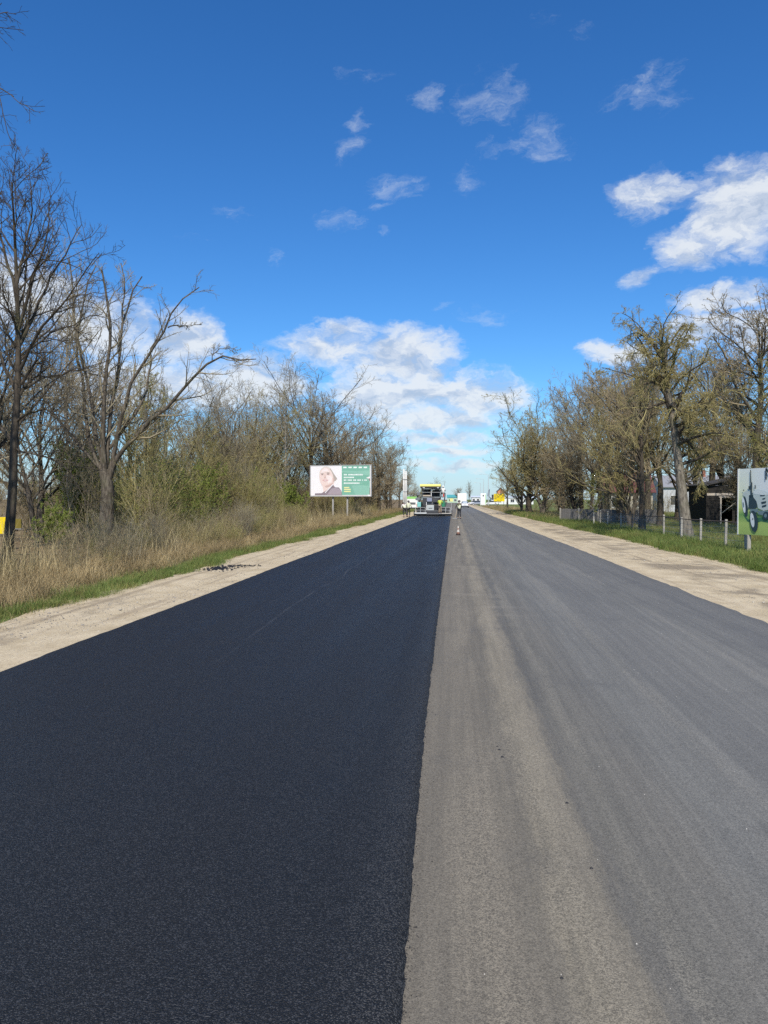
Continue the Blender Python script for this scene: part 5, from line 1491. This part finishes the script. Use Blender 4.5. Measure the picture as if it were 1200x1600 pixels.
def car(paint, loc, rz, label, group=None):
    e = empty('parked_car' if group else 'white_car', loc, rz)
    S_ = lambda w, zb, zm, zt_: [(w * .86, zb), (w * .97, zb + .1), (w, zm), (w * .97, zt_ - .06), (w * .88, zt_)]
    loft([(-2.08, S_(.72, .38, .62, .86)), (-1.98, S_(.82, .27, .60, .95)), (-1.6, S_(.87, .22, .6, .98)), (0, S_(.88, .2, .6, .95)), (1.2, S_(.88, .2, .6, .90)), (1.85, S_(.82, .24, .55, .78)), (2.08, S_(.70, .32, .52, .66))], paint, 'body', e)
    loft([(-1.92, [(.70, .93), (.66, .97)]), (-1.62, [(.76, .93), (.58, 1.40)]), (-.4, [(.78, .92), (.60, 1.46)]), (.35, [(.78, .91), (.56, 1.38)]), (1.15, [(.74, .88), (.66, .93)])], GLASS, 'cabin_glass', e)
    loft([(-1.62, [(.56, 1.40), (.45, 1.425)]), (-.4, [(.60, 1.455), (.48, 1.485)]), (.35, [(.555, 1.38), (.45, 1.41)])], paint, 'roof', e)
    MB().box((0, -1.785, 1.19), (1.02, .03, .34), rot=(-.58, 0, 0)).build('rear_window', PALEGLASS, e)
    for s in (-1, 1):
        MB().box((s * .72, -2.03, .76), (.20, .08, .24), bev=.02).build('tail_light', REDL, e)
        MB().box((s * .58, 1.98, .62), (.3, .1, .12), bev=.02).build('headlight', PALEGLASS, e)
        MB().box((s * .95, .72, 1.0), (.16, .1, .11), bev=.02).build('mirror', paint, e)
        for y in (-1.3, 1.3): wheel(e, (s * .78, y, .31), .31)
    MB().box((0, -2.08, .36), (1.5, .10, .18), bev=.03).build('rear_bumper', BLACK, e)
    MB().box((0, -2.11, .66), (.5, .02, .12)).build('number_plate', LGREY, e)
    tag(e, label, 'car', group); return e
W1 = mat_paint('car_white', (.80, .80, .79), .3)
car(W1, (PX(726.2, 173), 173, .01), 0, 'white car driving away on the right-hand lane behind the box truck')
for i, (px, Y, rz, lab, pt) in enumerate(((741, 262, 1.2, 'white parked car farthest left before the small white building', W1), (746.5, 252, 1.5, 'silver parked car close to the white pillar', plain('car_silver', (.45, .46, .48), .3, .5)), (769, 255, 1.4, 'white parked car below the dark feather flag', W1))):
    car(pt, (PX(px, Y), Y, -.06), rz, lab, 'cars parked at the far right verge')
# box truck
Y = 214; e = empty('box_truck', (PX(722, Y), Y, .01))
MB().box((0, 3.0, 2.15), (2.5, 6.0, 2.75), bev=.05).build('cargo_box', mat_paint('cream_box', (.80, .77, .70)), e)
MB().box((0, 7.2, 1.6), (2.2, 1.7, 2.0), bev=.15).build('cab', W1, e)
MB().box((0, 3.4, .68), (1.0, 8.0, .2)).build('chassis', BLACK, e)
for s in (-1, 1):
    MB().box((s * .61, -.02, 2.15), (1.17, .03, 2.6), bev=.01).build('rear_door', mat_paint('cream_box', (.80, .77, .70)), e)
    MB().box((s * .95, -.03, .62), (.3, .06, .16)).build('tail_light', REDL, e)
    MB().box((s * .9, .3, .5), (.5, .03, .5)).build('mud_flap', RUBBER, e)
    for y in (1.6, 6.9): wheel(e, (s * .98, y, .46), .46, .28)
MB().box((0, -.05, .5), (2.3, .08, .1)).build('rear_bumper', DGREY, e)
tag(e, 'cream-white box truck far ahead on the right-hand lane', 'truck')
# white and green van on the left verge
Y = 124; e = empty('service_van', (PX(643.5, Y), Y, -.03))
H_ = PZ(643, 776, Y) + .03
loft([(0, [(.78, .45), (.92, .55), (.94, 1.2), (.84, H_ - .32)]), (.2, [(.84, .4), (.96, .5), (.97, 1.2), (.86, H_ - .28)]), (3.0, [(.84, .4), (.96, .5), (.97, 1.2), (.86, H_ - .28)]), (4.0, [(.84, .4), (.95, .5), (.95, 1.1), (.84, H_ - .4)]), (4.6, [(.8, .4), (.92, .5), (.92, .9), (.85, 1.05)])], mat_paint('van_white', (.84, .84, .80)), 'body', e)
loft([(-.02, [(.86, H_ - .34), (.80, H_)]), (3.6, [(.88, H_ - .30), (.82, H_)]), (4.0, [(.85, H_ - .42), (.7, H_ - .12)])], LIME, 'roof', e)
MB().box((0, -.03, 1.25), (1.2, .03, .32)).build('rear_window', mat_glass('van_glass', (.10, .11, .12)), e)
for s in (-1, 1):
    MB().box((s * .84, -.02, .95), (.14, .06, .4)).build('tail_light', REDL, e)
    for y in (.9, 3.7): wheel(e, (s * .84, y, .34), .34, .22)
MB().box((0, -.06, .5), (1.8, .12, .2), bev=.03).build('rear_bumper', BLACK, e)
MB().tube([(-.7, .3, H_), (-.7, 3, H_)], .03, 6).build('roof_rack', STEEL, e); MB().tube([(.7, .3, H_ + .03), (.7, 3, H_ + .03)], .03, 6).build('roof_rack', STEEL, e)
tag(e, 'white van with a bright green roof on the left verge beyond the paver', 'van')

# --- the asphalt paver
def paver():
    X0, Y0 = -2.3, PAVER_Y
    e = empty('asphalt_paver', (X0, Y0, .055))
    def b(name, x0, x1, y0, y1, z0, z1, mat, bev=.03, parent=None):
        return MB().box(((x0 + x1) / 2 - X0, (y0 + y1) / 2, (z0 + z1) / 2), (x1 - x0, y1 - y0, z1 - z0), bev=bev).build(name, mat, parent or e)
    # screed across the rear
    b('screed', -4.32, -.18, .1, 1.0, .02, .30, BLACK)
    b('screed_plate', -4.32, -2.95, -.05, .1, .24, .36, LGREY, .01); b('screed_plate', -1.55, -.18, -.05, .1, .20, .30, plain('worn_tan', (.42, .38, .32), .7), .01)
    b('walkway', -4.2, -.3, -.35, -.05, .20, .24, MGREY, .01)
    b('end_gate', -4.40, -4.32, -.1, 1.4, .0, .55, DGREY, .01); b('end_gate', -.18, -.10, -.1, 1.4, .0, .62, DGREY, .01)
    b('screed_body', -4.1, -.5, .3, .95, .3, .62, DGREY)
    for x0, x1 in ((-1.4, -.3), (-4.2, -3.1)):
        for z in (.62, .92): MB().tube([(x0 - X0, .0, z), (x1 - X0, .0, z)], .025, 6).build('hand_rail', MGREY, e)
        for x in (x0, x1, (x0 + x1) / 2): MB().tube([(x - X0, .0, .3), (x - X0, .0, .92)], .022, 6).build('rail_post', LGREY, e)
    # machine body
    b('chassis', -3.5, -1.35, .9, 6.2, .35, 1.25, BLACK, .05)
    b('engine_cover', -3.45, -1.45, 1.0, 3.6, 1.25, 2.05, plain('charcoal_paint', (.045, .048, .055), .5), .06)
    b('auger_tunnel', -3.3, -1.5, .75, .95, .35, 1.15, BLACK, .02)
    b('rear_box', -2.93, -2.14, .35, .95, .48, 1.19, plain('rear_box_grey', (.46, .50, .50), .5), .03)
    b('box_handle', -2.75, -2.32, .31, .35, .82, .87, DGREY, .005)
    b('control_panel', -2.95, -2.38, .62, .95, 1.58, 1.98, plain('panel_blue', (.24, .27, .36), .45), .02)
    for i in range(4): b('vent_slat', -2.9, -2.15, .94, .985, 1.28 + i * .065, 1.31 + i * .065, MGREY, .004)
    b('gauge_cluster', -2.3, -1.75, .7, .95, 1.5, 1.85, DGREY, .02)
    b('side_panel', -4.05, -3.62, .6, 2.6, .98, 1.52, TEAL, .03); b('side_panel', -1.3, -.95, .6, 2.6, .98, 1.68, GREEN, .03)
    b('side_step', -3.62, -3.45, .4, .9, .5, .95, DGREY, .01)
    for x in (-3.2, -1.65):
        MB().prism([(1.2, .0), (5.6, .0), (6.0, .35), (5.6, .7), (1.2, .7), (.95, .35)], 'x', x - X0 - .16, x - X0 + .16).build('crawler_track', RUBBER, e)
    # hopper in front
    m = MB(); m._add([(-3.8 - X0, 6.1, .6), (-1.0 - X0, 6.1, .6), (-1.0 - X0, 8.0, .6), (-4.0 - X0, 8.0, .6), (-4.0 - X0, 6.0, 1.5), (-.8 - X0, 6.0, 1.5), (-.8 - X0, 8.1, 1.3), (-4.0 - X0, 8.1, 1.3)], [(0, 1, 2, 3), (0, 4, 5, 1), (1, 5, 6, 2), (2, 6, 7, 3), (3, 7, 4, 0)])
    m.build('hopper', plain('hopper_green', (.05, .13, .10), .6), e)
    # platform, seats, rails
    b('platform', -3.6, -1.2, 1.0, 3.4, 2.08, 2.16, DGREY, .01)
    for x in (-3.0, -1.85):
        s = b('seat', x - .25, x + .25, 1.6, 2.1, 2.4, 2.52, BLACK, .05); b('seat_back', x - .25, x + .25, 1.48, 1.6, 2.5, 3.0, BLACK, .05, s)
    b('console', -3.4, -1.5, 2.6, 2.9, 2.16, 2.75, DGREY, .03)
    b('wind_screen', -3.5, -2.53, 3.25, 3.3, 2.32, 3.02, BEIGE, .01); b('lower_board', -3.4, -2.55, 1.02, 1.08, 2.18, 2.32, plain('tan_board', (.5, .42, .32), .7), .01)
    b('wind_screen', -2.35, -1.5, 3.25, 3.3, 2.35, 2.95, mat_glass('screen_glass', (.3, .34, .38)), .01)
    for x in (-3.48, -1.38):
        for y in (1.1, 3.3): MB().tube([(x - X0, y, 2.1), (x - X0, y, 3.12)], .035, 8).build('canopy_post', DGREY, e)
    MB().tube([(-2.47 - X0, 1.1, 2.16), (-2.47 - X0, 1.1, 3.1)], .045, 8).build('canopy_post', WHITE, e)
    MB().tube([(-2.4 - X0, 1.05, 3.0), (-1.3 - X0, 1.05, 3.0)], .05, 6).build('cross_bar', LGREY, e)
    MB().tube([(-3.5 - X0, 1.05, 2.62), (-1.4 - X0, 1.05, 2.62)], .022, 6).build('hand_rail', LGREY, e)
    c = MB().prism([(.75, 3.26), (4.0, 3.26), (4.05, 3.36), (3.8, 3.52), (2.4, 3.58), (.95, 3.52), (.7, 3.36)], 'x', -3.74 - X0, -1.40 - X0).build('canopy', PALEY, e)
    b('canopy_lining', -3.66, -1.46, .72, 4.0, 3.08, 3.257, BLACK, .02, c)
    for x in (-3.3, -1.7): MB().box((x - X0, .70, 3.15), (.22, .06, .12), bev=.01).build('work_light', LGREY, c)
    # folded control arms, exhaust, mirrors at the left
    MB().tube([(-3.7 - X0, 1.4, 1.7), (-4.05 - X0, 1.2, 2.0), (-4.0 - X0, 1.1, 2.55)], .06, 8).build('console_arm', DGREY, e)
    b('swing_console', -4.25, -3.75, .9, 1.25, 1.72, 2.02, plain('console_grey', (.16, .18, .19), .5), .04); b('lamp_box', -4.12, -3.72, .95, 1.2, 2.28, 2.66, plain('console_grey', (.16, .18, .19), .5), .05)
    MB().tube([(-1.0 - X0, 1.4, 1.6), (-.92 - X0, 1.3, 2.2), (-.92 - X0, 1.3, 2.55)], .06, 8).build('exhaust_pipe', BLACK, e)
    b('fire_extinguisher', -1.14, -1.0, .85, 1.0, 2.1, 2.45, plain('extinguisher_red', (.55, .06, .04), .4), .03)
    b('burner_box', -1.35, -.85, .1, .5, .62, 1.0, DGREY, .02); b('tool_box', -3.95, -3.3, .15, .5, .62, .92, BLACK, .02); b('gas_bottle_rack', -.75, -.4, .2, .55, .62, .95, plain('rack_dark', (.05, .05, .055), .6), .03)
    for x in (-3.55, -2.05, -1.75): MB().tube([(x - X0, .96, .4), (x - X0 + .12, .9, 1.2), (x - X0 - .05, .96, 1.7)], .035, 6).build('hydraulic_hose', RUBBER, e)
    # tow arms and screed lift
    for x in (-3.75, -.95): MB().tube([(x - X0, .5, .55), (x - X0, 2.5, .7), (x - X0, 5.0, .6)], .09, 6).build('tow_arm', DGREY, e)
    for x in (-3.0, -1.6): MB().tube([(x - X0, .6, .6), (x - X0, .95, 1.5)], .05, 8).build('lift_cylinder', STEEL, e)
    tag(e, 'large asphalt paver with a yellow canopy laying the fresh dark lane', 'paver')
paver()

# ------------------------------------------------------------------ people
def skin_part(name, verts, edges, radii, mat, parent, sub=1):
    me = bpy.data.meshes.new(name); me.from_pydata([tuple(v) for v in verts], edges, [])
    me.materials.append(mat)
    o = link(name, me, parent)
    md = o.modifiers.new('Skin', 'SKIN'); md.use_smooth_shade = True
    sv = me.skin_vertices[0].data
    for i, r_ in enumerate(radii):
        sv[i].radius = (r_, r_) if not isinstance(r_, tuple) else r_
        sv[i].use_root = (i == 0)
    s = o.modifiers.new('Subdivision', 'SUBSURF'); s.levels = sub; s.render_levels = sub
    return o
STAND = dict(pel=(0, 0, .96), wst=(0, 0, 1.10), chs=(0, .01, 1.30), nck=(0, .01, 1.50), hd=(0, .02, 1.60), top=(0, .02, 1.70),
             sl=(-.18, 0, 1.43), sr=(.18, 0, 1.43), el=(-.25, .02, 1.15), er=(.25, .02, 1.15), wl=(-.24, .14, .92), wr=(.24, .14, .92),
             hl=(-.10, 0, .92), hr=(.10, 0, .92), kl=(-.11, .02, .50), kr=(.11, .02, .50), al=(-.11, 0, .09), ar=(.11, 0, .09), tl=(-.12, .15, .035), tr=(.12, .15, .035))
SKIN = plain('skin_tone', (.50, .30, .22), .6)
def person(loc, rz, pose, label, top, trousers, vest=None, head='hair', headc=None, sleeves=True, hold=None, scale=1.0):
    J = {k: Vector(v) for k, v in {**STAND, **pose}.items()}
    e = empty('person', loc, rz); e.scale = (scale,) * 3
    names = list(J); ix = {n: i for i, n in enumerate(names)}
    V = [J[n] for n in names]
    E = [(ix[a], ix[b]) for a, b in (('pel', 'wst'), ('wst', 'chs'), ('chs', 'nck'), ('nck', 'hd'), ('hd', 'top'), ('chs', 'sl'), ('chs', 'sr'), ('sl', 'el'), ('sr', 'er'), ('el', 'wl'), ('er', 'wr'),
                                     ('pel', 'hl'), ('pel', 'hr'), ('hl', 'kl'), ('hr', 'kr'), ('kl', 'al'), ('kr', 'ar'), ('al', 'tl'), ('ar', 'tr'))]
    rad = dict(pel=.11, wst=.105, chs=.12, nck=.052, hd=.085, top=.078, sl=.058, sr=.058, el=.042, er=.042, wl=.028, wr=.028, hl=.085, hr=.085, kl=.055, kr=.055, al=.038, ar=.038, tl=.035, tr=.035)
    Rr = [rad[n] for n in names]
    fwd = (J['top'] - J['nck']).normalized(); face = Vector((0, 1, 0)) - fwd * fwd.y; face.normalize()
    i0 = len(V); V.append(J['hd'] + face * .105 - fwd * .005); E.append((ix['hd'], i0)); Rr.append(.02)      # nose
    for s, w, el_ in ((-1, 'wl', 'el'), (1, 'wr', 'er')):
        d = (J[w] - J[el_]).normalized(); side = d.cross(Vector((0, 1, 0.2))).normalized()
        k = len(V); V.append(J[w] + d * .07); E.append((ix[w], k)); Rr.append((.036, .018))
        for f_ in range(4):
            off = side * (f_ - 1.5) * .021; L_ = (.065, .075, .07, .055)[f_]
            m_ = len(V); V.append(J[w] + d * .10 + off); V.append(J[w] + d * (.10 + L_) + off + Vector((0, .02, -.01))); E += [(k, m_), (m_, m_ + 1)]; Rr += [.010, .008]
        m_ = len(V); V.append(J[w] + d * .04 + side * s * .045); V.append(J[w] + d * .09 + side * s * .06); E += [(ix[w], m_), (m_, m_ + 1)]; Rr += [.012, .010]
    skin_part('body', V, E, Rr, SKIN, e)
    def garment(nm, keys, edges, rr, mat):
        vi = {k: i for i, k in enumerate(keys)}
        return skin_part(nm, [J[k] if k in J else XT[k] for k in keys], [(vi[a], vi[b]) for a, b in edges], rr, mat, e)
    XT = {'cl': J['kl'].lerp(J['al'], .85), 'cr': J['kr'].lerp(J['ar'], .85), 'ul': J['el'].lerp(J['wl'], .8), 'ur': J['er'].lerp(J['wr'], .8), 'hem': J['pel'] + Vector((0, 0, -.06)), 'col': J['chs'].lerp(J['nck'], .75)}
    garment('trousers', ['pel', 'hl', 'kl', 'cl', 'hr', 'kr', 'cr'], [('pel', 'hl'), ('hl', 'kl'), ('kl', 'cl'), ('pel', 'hr'), ('hr', 'kr'), ('kr', 'cr')], [.13, .10, .072, .062, .10, .072, .062], trousers)
    garment('jacket', ['hem', 'wst', 'chs', 'col', 'sl', 'el', 'ul', 'sr', 'er', 'ur'], [('hem', 'wst'), ('wst', 'chs'), ('chs', 'col'), ('chs', 'sl'), ('sl', 'el'), ('el', 'ul'), ('chs', 'sr'), ('sr', 'er'), ('er', 'ur')],
            [.142, .138, .152, .075, .076, .058, .046, .076, .058, .046], top)
    if vest:
        garment('vest', ['hem', 'wst', 'chs', 'col', 'sl', 'sr'], [('hem', 'wst'), ('wst', 'chs'), ('chs', 'col'), ('chs', 'sl'), ('chs', 'sr')], [.152, .15, .166, .08, .07, .07], vest)
    for a, t in (('al', 'tl'), ('ar', 'tr')):
        skin_part('boot', [J[a] + Vector((0, 0, .05)), J[a] + Vector((0, 0, -.035)), J[t] + Vector((0, .03, 0))], [(0, 1), (1, 2)], [.052, .05, .042], plain('boot_leather', (.03, .025, .022), .7), e)
    hc = headc or plain('dark_hair', (.025, .02, .018), .7)
    c = J['hd'].lerp(J['top'], .6) - face * .012
    m = MB(); prof = [(0, .125), (.06, .115), (.098, .075), (.112, .02), (.108, -.03 if head == 'hair' else .01), (.09, -.07 if head == 'hair' else 0.0)]
    if head == 'hat': prof = [(0, .14), (.07, .128), (.115, .085), (.128, .03), (.13, .005), (.155, .0), (.155, -.012), (.12, -.01)]
    m.lathe(prof, 14); h = m.build('hair' if head == 'hair' else 'hard_hat', hc, e); h.location = c
    h.rotation_euler = Vector((0, 0, 1)).rotation_difference(fwd).to_euler()
    if head == 'hair': h.scale = (1, 1, 1)
    for s in (-1, 1):
        o = MB().lathe([(0, -.012), (.011, -.006), (.013, 0), (.011, .006), (0, .012)], 8).build('eye', BLACK, e); o.location = J['hd'] + face * .083 + fwd * .025 + Vector((s * .032, 0, 0))
    tag(e, label, 'person'); return e
VEST = plain('vest_lime', (.52, .60, .10), .7); VESTW = plain('vest_pale', (.66, .68, .50), .7); NAVY = plain('navy_trousers', (.02, .022, .03), .85); OLIVEJ = plain('olive_jacket', (.10, .10, .05), .85)
TAN = plain('tan_trousers', (.36, .29, .2), .85); WSH = plain('white_shirt', (.74, .74, .72), .8); DKT = plain('dark_work_trousers', (.035, .035, .035), .85); GREYJ = plain('grey_jacket', (.2, .2, .19), .85)
# standing beside the joint with a rake
px_, Y_ = PX(717.5, 74), 74.0
person((px_, Y_, .01), .35, dict(el=(-.30, .10, 1.16), wl=(-.22, .32, 1.05), er=(.24, .12, 1.15), wr=(.06, .34, 1.12), kl=(-.10, .05, .5), ar=(.12, -.08, .09), tr=(.13, .07, .035)),
       'road worker in pale vest and dark trousers holding a rake beside the joint', OLIVEJ, NAVY, VESTW, 'hat', plain('black_hat', (.03, .03, .032), .5))
e = empty('asphalt_rake', (px_ - .40, Y_ - .1, .012))
MB().tube([(0, 0, .06), (.30, .42, 1.32)], .018, 8).build('handle', mat_wood('rake_wood', (.4, .32, .22), (.55, .45, .32)), e)
MB().box((-.01, -.01, .05), (.5, .04, .05), bev=.008).build('rake_head', MGREY, e)
m = MB()
for k in range(9): m.box((-.23 + k * .055, -.02, .02), (.012, .012, .04))
m.build('teeth', MGREY, e)
tag(e, 'long-handled asphalt rake held by the worker beside the joint', 'rake')
person((PX(687.5, 85.8), 85.75, .30), -.2, dict(el=(-.30, .14, 1.2), wl=(-.22, .40, 1.22), er=(.30, .14, 1.2), wr=(.2, .38, 1.15), kl=(-.10, .12, .52)), 'road worker in lime vest and tan trousers standing on the paver\'s screed', VEST, TAN, VEST, 'hair')
# seated operator
person((PX(692.5, 87.4), 87.6, 1.66), .3, dict(kl=(-.13, .42, .86), kr=(.13, .42, .86), al=(-.13, .46, .50), ar=(.13, .46, .50), tl=(-.13, .6, .44), tr=(.13, .6, .44), el=(-.30, .1, 1.18), wl=(-.24, .36, 1.2), er=(.30, .1, 1.18), wr=(.24, .36, 1.2)),
       'white-shirted operator seated at the right of the paver\'s platform', WSH, GREYJ, None, 'hat', plain('white_hat', (.78, .78, .76), .4))
# two at the left end of the screed, leaning forward
bend = dict(wst=(0, .06, 1.06), chs=(0, .22, 1.22), nck=(0, .36, 1.36), hd=(0, .44, 1.42), top=(0, .50, 1.50), sl=(-.18, .28, 1.32), sr=(.18, .28, 1.32), el=(-.24, .40, 1.05), er=(.24, .40, 1.05), wl=(-.15, .52, .85), wr=(.15, .52, .85), kl=(-.14, .10, .5), kr=(.14, .06, .5), ar=(.16, -.10, .09), tr=(.17, .05, .035))
person((PX(632.8, 82), 82, -.03), .5, bend, 'road worker in white top and pale vest bending at the paver\'s left end', WSH, DKT, VESTW, 'hair')
person((PX(638.2, 82.6), 82.6, -.03), -.4, dict(el=(-.30, .10, 1.16), wl=(-.2, .34, 1.06), er=(.30, .08, 1.16), wr=(.18, .34, 1.02), kr=(.12, .08, .5)), 'road worker with dark trousers standing at the paver\'s left end near the bending worker', VESTW, DKT, VESTW, 'hat', plain('black_hat', (.03, .03, .032), .5))
# sign on a stand beyond the screed
e = empty('temporary_sign', (PX(705.3, 104), 104, .01))
MB().tube([(0, 0, .05), (0, 0, 1.9)], .03, 8).build('pole', LGREY, e)
MB().box((0, -.04, 1.78), (.42, .03, .42), bev=.01).build('sign_plate', mat_paint('sign_pale', (.78, .76, .30)), e)
for a in (0, 2.09, 4.19): MB().tube([(0, 0, .35), (.35 * math.cos(a), .35 * math.sin(a), .01)], .018, 6).build('foot', DGREY, e)
tag(e, 'small pale yellow temporary sign on a stand beyond the paver\'s right end', 'sign')
